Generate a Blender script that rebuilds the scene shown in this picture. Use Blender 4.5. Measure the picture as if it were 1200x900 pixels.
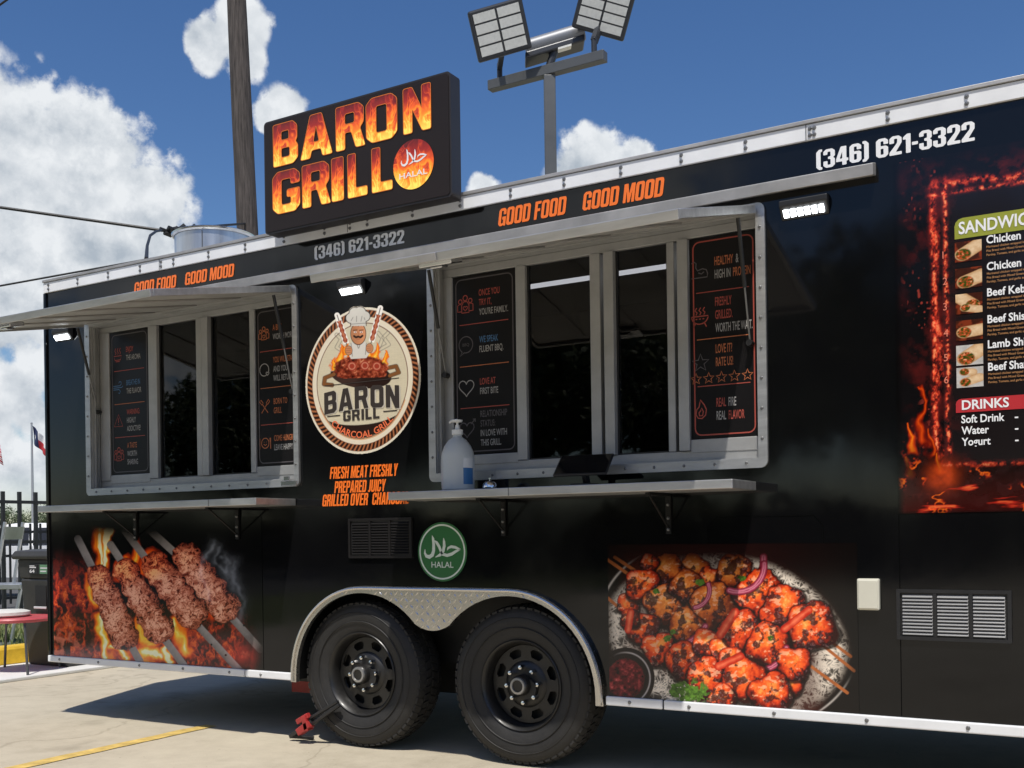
import bpy, bmesh, math, random
import numpy as np
from mathutils import Vector, Matrix, Euler

for o in list(bpy.data.objects): bpy.data.objects.remove(o, do_unlink=True)
scene = bpy.context.scene
COL = scene.collection
R = math.radians

# ------------------------------------------------------------------ camera
FPX, ROLL, SHIFT, PHI = 1240.0, R(0.8), 174.7, 0.5337618
CAMPOS = np.array([0.0, -4.43, 1.144])
FW = np.array([-math.sin(PHI), math.cos(PHI), 0.0])
RT = np.array([math.cos(PHI), math.sin(PHI), 0.0])
UP = np.array([0, 0, 1.0])
cd = bpy.data.cameras.new('camera'); cam = bpy.data.objects.new('camera', cd); COL.objects.link(cam)
cd.sensor_width = 36; cd.lens = FPX / 1200 * 36; cd.shift_y = SHIFT / 1200
cd.clip_start = 0.05; cd.clip_end = 3000
cam.matrix_world = (Matrix.Translation(Vector(CAMPOS)) @ Matrix.Rotation(PHI, 4, 'Z')
                    @ Matrix.Rotation(R(90), 4, 'X') @ Matrix.Rotation(-ROLL, 4, 'Z'))
scene.camera = cam

# photo pixel (1200 x 900) -> direction / point on a plane
def ray(x, y):
    u = x - 600; v = y - 450 - SHIFT
    a = u * math.cos(ROLL) - v * math.sin(ROLL); b = u * math.sin(ROLL) + v * math.cos(ROLL)
    return FW + RT * (a / FPX) - UP * (b / FPX)
def W(x, y, Y=0.0):
    d = ray(x, y); t = (Y - CAMPOS[1]) / d[1]; p = CAMPOS + d * t
    return float(p[0]), float(p[2])
def G(x, y, Z=0.0):
    d = ray(x, y); t = (Z - CAMPOS[2]) / d[2]; return CAMPOS + d * t
def at(x, y, dep): return CAMPOS + ray(x, y) * dep
def to_px(X, Y, Z):
    dx, dy, dz = X - CAMPOS[0], Y - CAMPOS[1], Z - CAMPOS[2]
    z = dx * FW[0] + dy * FW[1]; a = FPX * (dx * RT[0] + dy * RT[1]) / z; b = -FPX * dz / z
    u = a * math.cos(ROLL) + b * math.sin(ROLL); v = -a * math.sin(ROLL) + b * math.cos(ROLL)
    return 600 + u, 450 + SHIFT + v

# ------------------------------------------------------------------ sky, sun, exposure
SUN = Vector((0.41, -1.0, 2.1)).normalized()          # direction towards the sun
sun_el = math.asin(SUN.z); sun_az = math.atan2(SUN.x, SUN.y)
scene.view_settings.view_transform = 'Standard'
scene.view_settings.look = 'None'
scene.view_settings.exposure = 0.0
scene.view_settings.gamma = 1.0
scene.render.engine = 'CYCLES'; scene.cycles.max_bounces = 6; scene.cycles.diffuse_bounces = 3; scene.cycles.glossy_bounces = 3
SKY_STRENGTH = 0.106
world = bpy.data.worlds.new('World'); scene.world = world; world.use_nodes = True
world.cycles.sampling_method = 'MANUAL'; world.cycles.sample_map_resolution = 256
wn = world.node_tree; wn.nodes.clear()

def mnode(nt, op, a, b=None, c=None, clamp=False):
    n = nt.nodes.new('ShaderNodeMath'); n.operation = op; n.use_clamp = clamp
    for i, v in enumerate((a, b, c)):
        if v is None: continue
        if isinstance(v, (int, float)): n.inputs[i].default_value = v
        else: nt.links.new(v, n.inputs[i])
    return n.outputs[0]
def vnode(nt, op, a, b=None):
    n = nt.nodes.new('ShaderNodeVectorMath'); n.operation = op
    for i, v in enumerate((a, b)):
        if v is None: continue
        if isinstance(v, (tuple, list)): n.inputs[i].default_value = v
        elif isinstance(v, (int, float)): n.inputs['Scale'].default_value = v
        else: nt.links.new(v, n.inputs[i])
    return n.outputs['Value'] if op in ('LENGTH', 'DOT_PRODUCT', 'DISTANCE') else n.outputs[0]

def cloud_noise_group():
    g = bpy.data.node_groups.new('cloud_noise', 'ShaderNodeTree')
    g.interface.new_socket('Vector', in_out='INPUT', socket_type='NodeSocketVector')
    g.interface.new_socket('Value', in_out='OUTPUT', socket_type='NodeSocketFloat')
    gi = g.nodes.new('NodeGroupInput'); go = g.nodes.new('NodeGroupOutput'); v = gi.outputs[0]
    f = g.nodes.new('ShaderNodeTexNoise'); f.inputs['Scale'].default_value = 11; f.inputs['Detail'].default_value = 8; f.inputs['Roughness'].default_value = 0.64
    g.links.new(v, f.inputs['Vector'])
    wv = vnode(g, 'ADD', v, vnode(g, 'SCALE', f.outputs['Color'])); wv.node.inputs[1].links[0].from_node.inputs['Scale'].default_value = 0.05
    tot = mnode(g, 'MULTIPLY_ADD', f.outputs['Fac'], 1.7, -0.86)
    for sc, am in ((24, .38), (58, .24)):          # cauliflower billows
        w = g.nodes.new('ShaderNodeTexVoronoi'); w.feature = 'F1'; w.inputs['Scale'].default_value = sc
        g.links.new(wv, w.inputs['Vector']); tot = mnode(g, 'ADD', tot, mnode(g, 'MULTIPLY_ADD', w.outputs['Distance'], -am, am * .42))
    g.links.new(tot, go.inputs[0]); return g
CG = cloud_noise_group()
tc = wn.nodes.new('ShaderNodeTexCoord'); vdir = vnode(wn, 'NORMALIZE', tc.outputs['Generated'])
blobs = []
for (x, y, r) in [(50, 240, 140), (0, 200, 105), (100, 180, 78), (145, 245, 78), (70, 320, 150), (170, 300, 56), (-60, 290, 170),
                  (240, 50, 27), (287, 30, 34), (292, 72, 25), (334, 122, 28), (318, 135, 24),
                  (705, 205, 48), (737, 194, 32), (668, 208, 32), (566, 219, 20),
                  (8, 462, 50), (38, 488, 36), (5, 545, 50), (35, 556, 40), (-40, 500, 80)]:
    d = ray(x, y); k = np.linalg.norm(d); blobs.append((d / k, 1.18 * r / FPX / k))
rng = random.Random(7); n = 0
while n < 12:
    az = rng.uniform(0, 2 * math.pi); el = R(rng.uniform(3, 42))
    d = np.array([math.sin(az) * math.cos(el), math.cos(az) * math.cos(el), math.sin(el)])
    if d @ FW > 0:
        px = to_px(*(CAMPOS + d * 10))
        if -260 < px[0] < 1420 and px[1] > -260: continue
    n += 1; s_ = rng.uniform(0.08, 0.2); blobs.append((d, s_)); e = d + np.array([rng.uniform(-1, 1), rng.uniform(-1, 1), rng.uniform(-.5, .3)]) * s_; blobs.append((e / np.linalg.norm(e), s_ * .7))
acc = None
for d, r in blobs:
    val = mnode(wn, 'MULTIPLY_ADD', vnode(wn, 'DISTANCE', vdir, tuple(float(q) for q in d)), -1.0 / r, 1.0)
    acc = val if acc is None else mnode(wn, 'SMOOTH_MAX', acc, val, 0.22)
acc = mnode(wn, 'MINIMUM', acc, 0.7)
def cnoise(v):
    n = wn.nodes.new('ShaderNodeGroup'); n.node_tree = CG; wn.links.new(v, n.inputs[0]); return n.outputs[0]
n0 = cnoise(vdir)
n1 = cnoise(vnode(wn, 'ADD', vdir, tuple(0.022 * q for q in (RT[0] * .5, RT[1] * .5, 0.85))))
d0 = mnode(wn, 'ADD', acc, n0); d1 = mnode(wn, 'ADD', acc, n1)
mr = wn.nodes.new('ShaderNodeMapRange'); mr.interpolation_type = 'SMOOTHSTEP'
wn.links.new(d0, mr.inputs['Value']); mr.inputs['From Min'].default_value = 0.0; mr.inputs['From Max'].default_value = 0.27
sepd = wn.nodes.new('ShaderNodeSeparateXYZ'); wn.links.new(vdir, sepd.inputs[0])
hz = wn.nodes.new('ShaderNodeMapRange'); wn.links.new(sepd.outputs[2], hz.inputs['Value'])
hz.inputs['From Min'].default_value = 0.0; hz.inputs['From Max'].default_value = 0.06
alpha = mnode(wn, 'MULTIPLY', mr.outputs[0], hz.outputs[0])
lit = mnode(wn, 'MULTIPLY_ADD', mnode(wn, 'SUBTRACT', d0, d1), 1.15, 0.66, clamp=True)
thick = mnode(wn, 'MULTIPLY_ADD', d0, -0.22, 0.17)
lit = mnode(wn, 'ADD', lit, thick, clamp=True)
cr = wn.nodes.new('ShaderNodeValToRGB'); wn.links.new(lit, cr.inputs[0])
cr.color_ramp.elements[0].color = (0.42, 0.48, 0.55, 1); cr.color_ramp.elements[1].color = (0.83, 0.86, 0.89, 1)
cr.color_ramp.elements[0].position = 0.25; cr.color_ramp.elements[1].position = 0.95
sky = wn.nodes.new('ShaderNodeTexSky'); sky.sky_type = 'NISHITA'; sky.sun_disc = False
sky.sun_elevation = sun_el; sky.sun_rotation = sun_az; sky.air_density = 1.0; sky.dust_density = 0.6; sky.ozone_density = 2.0
hs_ = wn.nodes.new('ShaderNodeHueSaturation'); hs_.inputs['Saturation'].default_value = 1.26; hs_.inputs['Hue'].default_value = .508; wn.links.new(sky.outputs[0], hs_.inputs['Color'])
bg1 = wn.nodes.new('ShaderNodeBackground'); wn.links.new(hs_.outputs[0], bg1.inputs[0]); bg1.inputs[1].default_value = SKY_STRENGTH
bg2 = wn.nodes.new('ShaderNodeBackground'); wn.links.new(cr.outputs[0], bg2.inputs[0]); bg2.inputs[1].default_value = 1.0
mx = wn.nodes.new('ShaderNodeMixShader'); wn.links.new(alpha, mx.inputs[0]); wn.links.new(bg1.outputs[0], mx.inputs[1]); wn.links.new(bg2.outputs[0], mx.inputs[2])
wo = wn.nodes.new('ShaderNodeOutputWorld'); wn.links.new(mx.outputs[0], wo.inputs[0])

sl = bpy.data.lights.new('sun', 'SUN'); sl.energy = 4.4; sl.angle = R(0.53); sl.color = (1.0, 0.955, 0.88)
so = bpy.data.objects.new('sun', sl); COL.objects.link(so); so.location = (4, -10, 20)
so.rotation_euler = (-SUN).to_track_quat('-Z', 'Y').to_euler()

# ------------------------------------------------------------------ materials
MATS = {}
def mat(name, color=(.5, .5, .5), rough=.5, metal=0., var=0., vscale=8., bump=0., bscale=40., coat=0., emit=None, estr=0., spec=None, stretch=None, coatr=.05):
    if name in MATS: return MATS[name]
    m = bpy.data.materials.new(name); m.use_nodes = True; nt = m.node_tree
    b = nt.nodes['Principled BSDF']
    b.inputs['Base Color'].default_value = (*color, 1); b.inputs['Roughness'].default_value = rough; b.inputs['Metallic'].default_value = metal
    if coat: b.inputs['Coat Weight'].default_value = coat; b.inputs['Coat Roughness'].default_value = coatr
    if spec is not None: b.inputs['Specular IOR Level'].default_value = spec
    if emit: b.inputs['Emission Color'].default_value = (*emit, 1); b.inputs['Emission Strength'].default_value = estr
    if var or bump:
        t = nt.nodes.new('ShaderNodeTexCoord'); src = t.outputs['Object']
        if stretch:
            mp = nt.nodes.new('ShaderNodeMapping'); mp.inputs['Scale'].default_value = stretch; nt.links.new(src, mp.inputs[0]); src = mp.outputs[0]
    if var:
        n = nt.nodes.new('ShaderNodeTexNoise'); n.inputs['Scale'].default_value = vscale; n.inputs['Detail'].default_value = 6; n.inputs['Roughness'].default_value = .6
        nt.links.new(src, n.inputs['Vector'])
        r = nt.nodes.new('ShaderNodeValToRGB'); nt.links.new(n.outputs['Fac'], r.inputs[0])
        r.color_ramp.elements[0].position = .3; r.color_ramp.elements[1].position = .7
        r.color_ramp.elements[0].color = (*[max(0, c * (1 - var)) for c in color], 1); r.color_ramp.elements[1].color = (*[min(1, c * (1 + var)) for c in color], 1)
        nt.links.new(r.outputs[0], b.inputs['Base Color'])
        rr = mnode(nt, 'MULTIPLY_ADD', n.outputs['Fac'], .25 * var / .3, rough - .12 * var / .3, clamp=True); nt.links.new(rr, b.inputs['Roughness'])
    if bump:
        n2 = nt.nodes.new('ShaderNodeTexNoise'); n2.inputs['Scale'].default_value = bscale; n2.inputs['Detail'].default_value = 5
        nt.links.new(src, n2.inputs['Vector'])
        bp = nt.nodes.new('ShaderNodeBump'); bp.inputs['Strength'].default_value = bump; bp.inputs['Distance'].default_value = .01
        nt.links.new(n2.outputs['Fac'], bp.inputs['Height']); nt.links.new(bp.outputs[0], b.inputs['Normal'])
    MATS[name] = m; return m

M_seam = mat('seam_black', (.002, .002, .002), .9, spec=.05)  # near-black for the panel seams and hatch outline
M_wrap = mat('black_vinyl_wrap', (.0035, .0035, .004), .09, var=.2, vscale=1.3, bump=.05, bscale=1.6, spec=.42)
M_alu = mat('mill_aluminium', (.52, .52, .515), .42, .85, var=.14, vscale=5, stretch=(1, 6, 6), bump=.05, bscale=30)
M_trim = mat('white_painted_trim', (.76, .77, .78), .38, 0, var=.06, vscale=6, bump=.03, bscale=15)
M_alu_d = mat('dull_aluminium', (.42, .41, .40), .5, .6, var=.16, vscale=7, bump=.05, bscale=25)
M_frame = mat('window_frame_aluminium', (.40, .40, .395), .45, .45, var=.10, vscale=9, bump=.03)
M_awnskin = mat('awning_lining', (.46, .455, .44), .45, .25, var=.10, vscale=3, bump=.04, bscale=8)
M_screw = mat('zinc_screw', (.22, .22, .22), .4, .8)
M_blk = mat('black_plastic', (.014, .014, .015), .45, var=.2, vscale=20)
_nt = M_wrap.node_tree; _b = _nt.nodes['Principled BSDF']; _t = _nt.nodes.new('ShaderNodeTexCoord'); _mp = _nt.nodes.new('ShaderNodeMapping'); _mp.inputs['Scale'].default_value = (2.2, 2.2, 1.4); _nt.links.new(_t.outputs['Object'], _mp.inputs[0])
_n = _nt.nodes.new('ShaderNodeTexNoise'); _n.inputs['Scale'].default_value = 1.0; _n.inputs['Detail'].default_value = 7; _n.inputs['Roughness'].default_value = .65; _nt.links.new(_mp.outputs[0], _n.inputs['Vector'])
_r = _nt.nodes.new('ShaderNodeMapRange'); _nt.links.new(_n.outputs['Fac'], _r.inputs['Value']); _r.inputs['From Min'].default_value = .42; _r.inputs['From Max'].default_value = .72; _r.inputs['To Min'].default_value = .05; _r.inputs['To Max'].default_value = .15; _nt.links.new(_r.outputs[0], _b.inputs['Roughness'])
M_steel = mat('stainless_steel', (.60, .61, .62), .22, 1., var=.12, vscale=4, stretch=(1, 1, .2))
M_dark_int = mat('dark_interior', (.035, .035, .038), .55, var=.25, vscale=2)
M_rubber = mat('tyre_rubber', (.017, .0162, .0155), .66, var=.45, vscale=9, bump=.15, bscale=60)
M_rim = mat('black_wheel_paint', (.011, .0105, .010), .42, var=.5, vscale=9, coat=.15, coatr=.2)
M_chrome = mat('chrome', (.75, .75, .75), .12, 1.)
M_plate = mat('diamond_plate', (.62, .60, .57), .27, 1., var=.05, vscale=20)
M_chassis = mat('chassis_paint', (.02, .02, .02), .5, var=.3, vscale=6)
M_redpaint = mat('red_paint', (.42, .03, .025), .4, var=.2, vscale=15)
M_ivory = mat('ivory_plastic', (.62, .60, .50), .45, var=.05)
M_led = mat('led_emitter', (.9, .9, .9), .3, emit=(.92, .97, 1.0), estr=9)
M_tube = mat('tube_lamp', (.9, .9, .9), .3, emit=(.95, .97, 1.0), estr=3.0)
M_orange = mat('orange_vinyl', (.90, .17, .015), .35, coat=.3)
M_white = mat('white_vinyl', (.82, .82, .82), .35, coat=.3)
M_lgrey = mat('light_grey_vinyl', (.60, .60, .60), .4)
M_poster = mat('poster_black', (.008, .007, .0075), .3, var=.15, vscale=4, spec=.25)
M_pred = mat('poster_red', (.36, .065, .045), .5)
M_porange = mat('poster_orange', (.44, .135, .05), .5)
M_pgrey = mat('poster_grey', (.32, .31, .30), .5)
M_pblue = mat('poster_blue', (.06, .15, .30), .5)
M_pdim = mat('poster_dim', (.09, .08, .085), .5)
M_greenst = mat('green_sticker', (.018, .135, .035), .35, coat=.3)
M_stwhite = mat('sticker_white', (.62, .70, .62), .4)
M_olive = mat('menu_olive', (.28, .30, .03), .4)
M_mred = mat('menu_red', (.45, .02, .025), .4)
M_mdesc = mat('menu_description', (.42, .20, .07), .5)
M_mnum = mat('menu_number', (.75, .20, .12), .5)

def glass_mat():
    m = bpy.data.materials.new('window_glass'); m.use_nodes = True; nt = m.node_tree; nt.nodes.clear()
    tr = nt.nodes.new('ShaderNodeBsdfTransparent'); tr.inputs[0].default_value = (.40, .40, .41, 1)
    gl = nt.nodes.new('ShaderNodeBsdfGlossy'); gl.inputs['Roughness'].default_value = .02; gl.inputs[0].default_value = (1, 1, 1, 1)
    fr = nt.nodes.new('ShaderNodeFresnel'); fr.inputs[0].default_value = 1.45
    mi = nt.nodes.new('ShaderNodeMixShader'); nt.links.new(fr.outputs[0], mi.inputs[0]); nt.links.new(tr.outputs[0], mi.inputs[1]); nt.links.new(gl.outputs[0], mi.inputs[2])
    o = nt.nodes.new('ShaderNodeOutputMaterial'); nt.links.new(mi.outputs[0], o.inputs[0]); return m
M_glass = glass_mat()

def print_mat():
    m = bpy.data.materials.new('printed_vinyl'); m.use_nodes = True; nt = m.node_tree; b = nt.nodes['Principled BSDF']
    a = nt.nodes.new('ShaderNodeAttribute'); a.attribute_name = 'ink'; nt.links.new(a.outputs['Color'], b.inputs['Base Color'])
    b.inputs['Roughness'].default_value = .09; b.inputs['Specular IOR Level'].default_value = .42
    return m
M_print = print_mat()

def fire_mat():
    m = bpy.data.materials.new('flame_print'); m.use_nodes = True; nt = m.node_tree; b = nt.nodes['Principled BSDF']
    t = nt.nodes.new('ShaderNodeTexCoord')
    mp = nt.nodes.new('ShaderNodeMapping'); mp.inputs['Scale'].default_value = (7, 7, 4.6); nt.links.new(t.outputs['Object'], mp.inputs[0])
    n = nt.nodes.new('ShaderNodeTexNoise'); n.inputs['Scale'].default_value = 1.1; n.inputs['Detail'].default_value = 2; nt.links.new(mp.outputs[0], n.inputs['Vector'])
    w = vnode(nt, 'ADD', mp.outputs[0], vnode(nt, 'SCALE', n.outputs['Color'], None)); w.node.inputs[1].links[0].from_node.inputs['Scale'].default_value = 2.6
    n2 = nt.nodes.new('ShaderNodeTexNoise'); n2.inputs['Scale'].default_value = 1.6; n2.inputs['Detail'].default_value = 3; n2.inputs['Roughness'].default_value = .5; nt.links.new(w, n2.inputs['Vector'])
    rid = mnode(nt, 'SUBTRACT', 1.0, mnode(nt, 'ABSOLUTE', mnode(nt, 'MULTIPLY_ADD', n2.outputs['Fac'], 6.0, -3.0)))
    rid = mnode(nt, 'MULTIPLY', mnode(nt, 'POWER', mnode(nt, 'MAXIMUM', rid, 0), 2.0), .36)
    s = nt.nodes.new('ShaderNodeSeparateXYZ'); nt.links.new(t.outputs['UV'], s.inputs[0])
    grad = mnode(nt, 'MULTIPLY_ADD', s.outputs[1], -.98, .80)
    v = mnode(nt, 'ADD', mnode(nt, 'ADD', grad, rid), mnode(nt, 'MULTIPLY_ADD', n2.outputs['Fac'], .9, -.42))
    r = nt.nodes.new('ShaderNodeValToRGB'); nt.links.new(v, r.inputs[0]); e = r.color_ramp.elements
    e[0].position = .0; e[0].color = (.10, .004, .004, 1); e[1].position = 1.0; e[1].color = (1.0, .72, .11, 1)
    for p, c in ((.25, (.30, .012, .006, 1)), (.48, (.75, .09, .008, 1)), (.72, (.95, .30, .015, 1))):
        q = e.new(p); q.color = c
    nt.links.new(r.outputs[0], b.inputs['Base Color']); nt.links.new(r.outputs[0], b.inputs['Emission Color'])
    b.inputs['Emission Strength'].default_value = .30; b.inputs['Roughness'].default_value = .35; b.inputs['Coat Weight'].default_value = .2
    return m
M_fire = fire_mat()

# ------------------------------------------------------------------ mesh helpers
WLOC = {}
def tag(o, label=None, cat=None, group=None, kind=None):
    for k, v in (('label', label), ('category', cat), ('group', group), ('kind', kind)):
        if v: o[k] = v
    return o
def empty(name, loc, label=None, cat=None, group=None):
    o = bpy.data.objects.new(name, None); o.empty_display_size = .2; COL.objects.link(o); o.location = loc
    WLOC[o.name] = Vector(loc); return tag(o, label, cat, group)
def attach(o, loc, parent):
    WLOC[o.name] = Vector(loc)
    if parent: o.parent = parent; o.location = Vector(loc) - WLOC[parent.name]
    else: o.location = loc
def inst(src, name, loc, parent=None, rot=None):
    o = bpy.data.objects.new(name, src.data); COL.objects.link(o); attach(o, loc, parent)
    for m in src.modifiers:
        n = o.modifiers.new(m.name, m.type)
        if m.type == 'BEVEL': n.width = m.width; n.segments = m.segments; n.limit_method = 'ANGLE'
    if rot: o.rotation_euler = rot
    return o
class MB:
    def __init__(s): s.v = []; s.f = []; s.m = []; s.cur = 0
    def add(s, v, f, m=None):
        k = len(s.v); s.v += [tuple(map(float, q)) for q in v]; s.f += [[i + k for i in q] for q in f]; s.m += [s.cur if m is None else m] * len(f)
        return s
    def box(s, x0, x1, y0, y1, z0, z1, m=None):
        v = [(x, y, z) for x in (x0, x1) for y in (y0, y1) for z in (z0, z1)]
        return s.add(v, [(0, 1, 3, 2), (4, 6, 7, 5), (0, 4, 5, 1), (2, 3, 7, 6), (0, 2, 6, 4), (1, 5, 7, 3)], m)
    def obox(s, c, ax, ay, az, m=None):           # centre and three half-axes
        c, ax, ay, az = (np.array(q, float) for q in (c, ax, ay, az))
        if np.dot(np.cross(ax, ay), az) < 0: az = -az
        v = [c + ax * i + ay * j + az * k for i in (-1, 1) for j in (-1, 1) for k in (-1, 1)]
        return s.add(v, [(0, 1, 3, 2), (4, 6, 7, 5), (0, 4, 5, 1), (2, 3, 7, 6), (0, 2, 6, 4), (1, 5, 7, 3)], m)
    def bar(s, a, b, w, h, up=(0, 0, 1), m=None):
        a, b = np.array(a, float), np.array(b, float); d = b - a; L = np.linalg.norm(d); d = d / L
        sd = np.cross(d, up); sd = sd / (np.linalg.norm(sd) + 1e-9); u = np.cross(sd, d)
        return s.obox((a + b) / 2, d * L / 2, sd * w / 2, u * h / 2, m)
    def tube(s, pts, r, n=8, m=None, caps=True):
        pts = [np.array(p, float) for p in pts]; rs = r if hasattr(r, '__len__') else [r] * len(pts)
        base = len(s.v); prev = None; vs = []; fs = []
        for i, p in enumerate(pts):
            d = (pts[min(i + 1, len(pts) - 1)] - pts[max(i - 1, 0)]); d = d / (np.linalg.norm(d) + 1e-9)
            if prev is None:
                a = np.cross(d, (0, 0, 1)); a = a if np.linalg.norm(a) > .1 else np.cross(d, (0, 1, 0))
            else: a = prev - d * (prev @ d)
            a = a / np.linalg.norm(a); prev = a; b = np.cross(d, a)
            for k in range(n):
                t = 2 * math.pi * k / n; vs.append(p + (a * math.cos(t) + b * math.sin(t)) * rs[i])
        for i in range(len(pts) - 1):
            for k in range(n):
                k2 = (k + 1) % n; fs.append((i * n + k, i * n + k2, (i + 1) * n + k2, (i + 1) * n + k))
        if caps: fs.append(tuple(range(n - 1, -1, -1))); fs.append(tuple(range((len(pts) - 1) * n, len(pts) * n)))
        return s.add(vs, fs, m)
    def lathe(s, prof, c=(0, 0, 0), axis='Z', n=32, m=None, close=False, a0=0, a1=2 * math.pi):   # prof: (radius, along)
        full = abs(a1 - a0 - 2 * math.pi) < 1e-6; cnt = n if full else n + 1; vs = []; fs = []
        for k in range(cnt):
            t = a0 + (a1 - a0) * k / n; ct, st = math.cos(t), math.sin(t)
            for (r, h) in prof:
                if axis == 'Z': q = (c[0] + r * ct, c[1] + r * st, c[2] + h)
                elif axis == 'Y': q = (c[0] + r * ct, c[1] + h, c[2] + r * st)
                else: q = (c[0] + h, c[1] + r * ct, c[2] + r * st)
                vs.append(q)
        P = len(prof)
        for k in range(n):
            k2 = (k + 1) % cnt
            for j in range(P if close else P - 1):
                j2 = (j + 1) % P
                fs.append((k * P + j, k2 * P + j, k2 * P + j2, k * P + j2))
        return s.add(vs, fs, m)
    def prism(s, poly, y0, y1, m=None):           # convex or simple polygon in XZ
        n = len(poly); v = [(x, y0, z) for x, z in poly] + [(x, y1, z) for x, z in poly]
        f = [tuple(range(n)), tuple(range(2 * n - 1, n - 1, -1))] + [(i, i + n, (i + 1) % n + n, (i + 1) % n) for i in range(n)]
        return s.add(v, f, m)
    def ribbon(s, pts, w, y, m=None, closed=False):   # flat stroke in XZ facing -Y
        pts = [np.array(p, float) for p in pts]; ws = w if hasattr(w, '__len__') else [w] * len(pts); n = len(pts); vs = []
        for i, p in enumerate(pts):
            a = pts[i - 1] if (i or closed) else p; b = pts[(i + 1) % n] if (i < n - 1 or closed) else p
            d = b - a; d = d / (np.linalg.norm(d) + 1e-9); q = np.array([-d[1], d[0]]) * ws[i] / 2
            vs += [(*(p + q),), (*(p - q),)]
        v3 = [(x, y, z) for x, z in vs]
        f = [(2 * i, 2 * i + 1, (2 * i + 3) % (2 * n), (2 * i + 2) % (2 * n)) for i in range(n if closed else n - 1)]
        return s.add(v3, f, m)
    def build(s, name, mats, parent=None, loc=(0, 0, 0), smooth=False, bevel=0, kind=None, label=None, world=True, recalc=True):
        me = bpy.data.meshes.new(name); L = Vector(loc)
        vv = [(x - L.x, y - L.y, z - L.z) for x, y, z in s.v] if world else s.v
        me.from_pydata(vv, [], s.f)
        for q in (mats if isinstance(mats, (list, tuple)) else [mats]): me.materials.append(q)
        me.polygons.foreach_set('material_index', s.m)
        if recalc:
            bm = bmesh.new(); bm.from_mesh(me); bmesh.ops.recalc_face_normals(bm, faces=bm.faces); bm.to_mesh(me); bm.free()
        if smooth:
            me.polygons.foreach_set('use_smooth', [True] * len(me.polygons))
            try: me.set_sharp_from_angle(angle=R(40))
            except Exception: pass
        me.update()
        o = bpy.data.objects.new(name, me); COL.objects.link(o); attach(o, loc, parent)
        if bevel:
            b = o.modifiers.new('bevel', 'BEVEL'); b.width = bevel; b.segments = 2; b.limit_method = 'ANGLE'
        if kind: o['kind'] = kind
        if label: o['label'] = label
        return o

def rr(x0, z0, x1, z1, r, n=5):
    out = []
    for cx, cz, a in ((x1 - r, z0 + r, -90), (x1 - r, z1 - r, 0), (x0 + r, z1 - r, 90), (x0 + r, z0 + r, 180)):
        for k in range(n + 1):
            t = R(a + 90 * k / n); out.append((cx + r * math.cos(t), cz + r * math.sin(t)))
    return out
def circ(cx, cz, r, n=48, a0=0, a1=360):
    return [(cx + r * math.cos(R(a0 + (a1 - a0) * k / n)), cz + r * math.sin(R(a0 + (a1 - a0) * k / n))) for k in range(n if a1 - a0 == 360 else n + 1)]
def fill2d(loops, extrude=0.0):
    cu = bpy.data.curves.new('fill', 'CURVE'); cu.dimensions = '2D'; cu.fill_mode = 'BOTH'; cu.extrude = extrude
    for lp in loops:
        sp = cu.splines.new('POLY'); sp.points.add(len(lp) - 1); sp.use_cyclic_u = True
        for i, (x, z) in enumerate(lp): sp.points[i].co = (x, z, 0, 1)
    o = bpy.data.objects.new('fill', cu); COL.objects.link(o); dg = bpy.context.evaluated_depsgraph_get(); dg.update()
    me = bpy.data.meshes.new_from_object(o.evaluated_get(dg))
    v = [tuple(q.co) for q in me.vertices]; f = [tuple(p.vertices) for p in me.polygons]
    bpy.data.objects.remove(o); bpy.data.curves.remove(cu); bpy.data.meshes.remove(me)
    return v, f
def flat(mb, loops, y, m=None):
    v, f = fill2d(loops); return mb.add([(x, y, z) for x, z, _ in v], f, m)
def slab(mb, loops, y0, y1, m=None):      # filled outline with holes, thick
    v, f = fill2d(loops, abs(y1 - y0) / 2); return mb.add([(x, (y0 + y1) / 2 - d, z) for x, z, d in v], f, m)

_TC = {}
TXT_CU = bpy.data.curves.new('txt', 'FONT'); TXT_OB = bpy.data.objects.new('txt', TXT_CU); COL.objects.link(TXT_OB)
def text_geo(s, offset=0.0, spacing=1.0):
    key = (s, offset, spacing)
    if key in _TC: return _TC[key]
    TXT_CU.body = s; TXT_CU.offset = offset; TXT_CU.size = 1; TXT_CU.space_character = spacing; TXT_CU.resolution_u = 3
    dg = bpy.context.evaluated_depsgraph_get(); dg.update()
    me = bpy.data.meshes.new_from_object(TXT_OB.evaluated_get(dg))
    v = np.array([q.co[:] for q in me.vertices]).reshape(-1, 3); f = [tuple(p.vertices) for p in me.polygons]
    bpy.data.meshes.remove(me); _TC[key] = (v, f); return v, f
def text_box(mb, s, x0, x1, z0, z1, y, m=None, offset=0.0, shear=0.0, spacing=1.0):     # bounding box fit
    v, f = text_geo(s, offset, spacing); v = v.copy(); a, b = v.min(0), v.max(0)
    z = (v[:, 1] - a[1]) / (b[1] - a[1]); x = (v[:, 0] - a[0]) / (b[0] - a[0])
    h = z1 - z0; X = x0 + x * (x1 - x0 - shear * h) + shear * h * z
    return mb.add([(X[i], y, z0 + z[i] * h) for i in range(len(v))], f, m)
def text_base(mb, s, x0, zb, cap, y, m=None, xs=1.0, offset=0.0, width=None, shear=0, center=None, warp=None):
    v, f = text_geo(s, offset); k = cap / .727; v = v.copy(); v[:, 0] -= v[:, 0].min(); wd = v[:, 0].max() * k
    if width: xs = width / wd
    X = v[:, 0] * k * xs; Z = v[:, 1] * k; X = X + Z * shear
    if center is not None: x0 = center - wd * xs / 2
    P = [(x0 + X[i], zb + Z[i]) for i in range(len(v))]
    if warp: P = [warp(*p) for p in P]
    return mb.add([(p[0], y, p[1]) for p in P], f, m)


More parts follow.
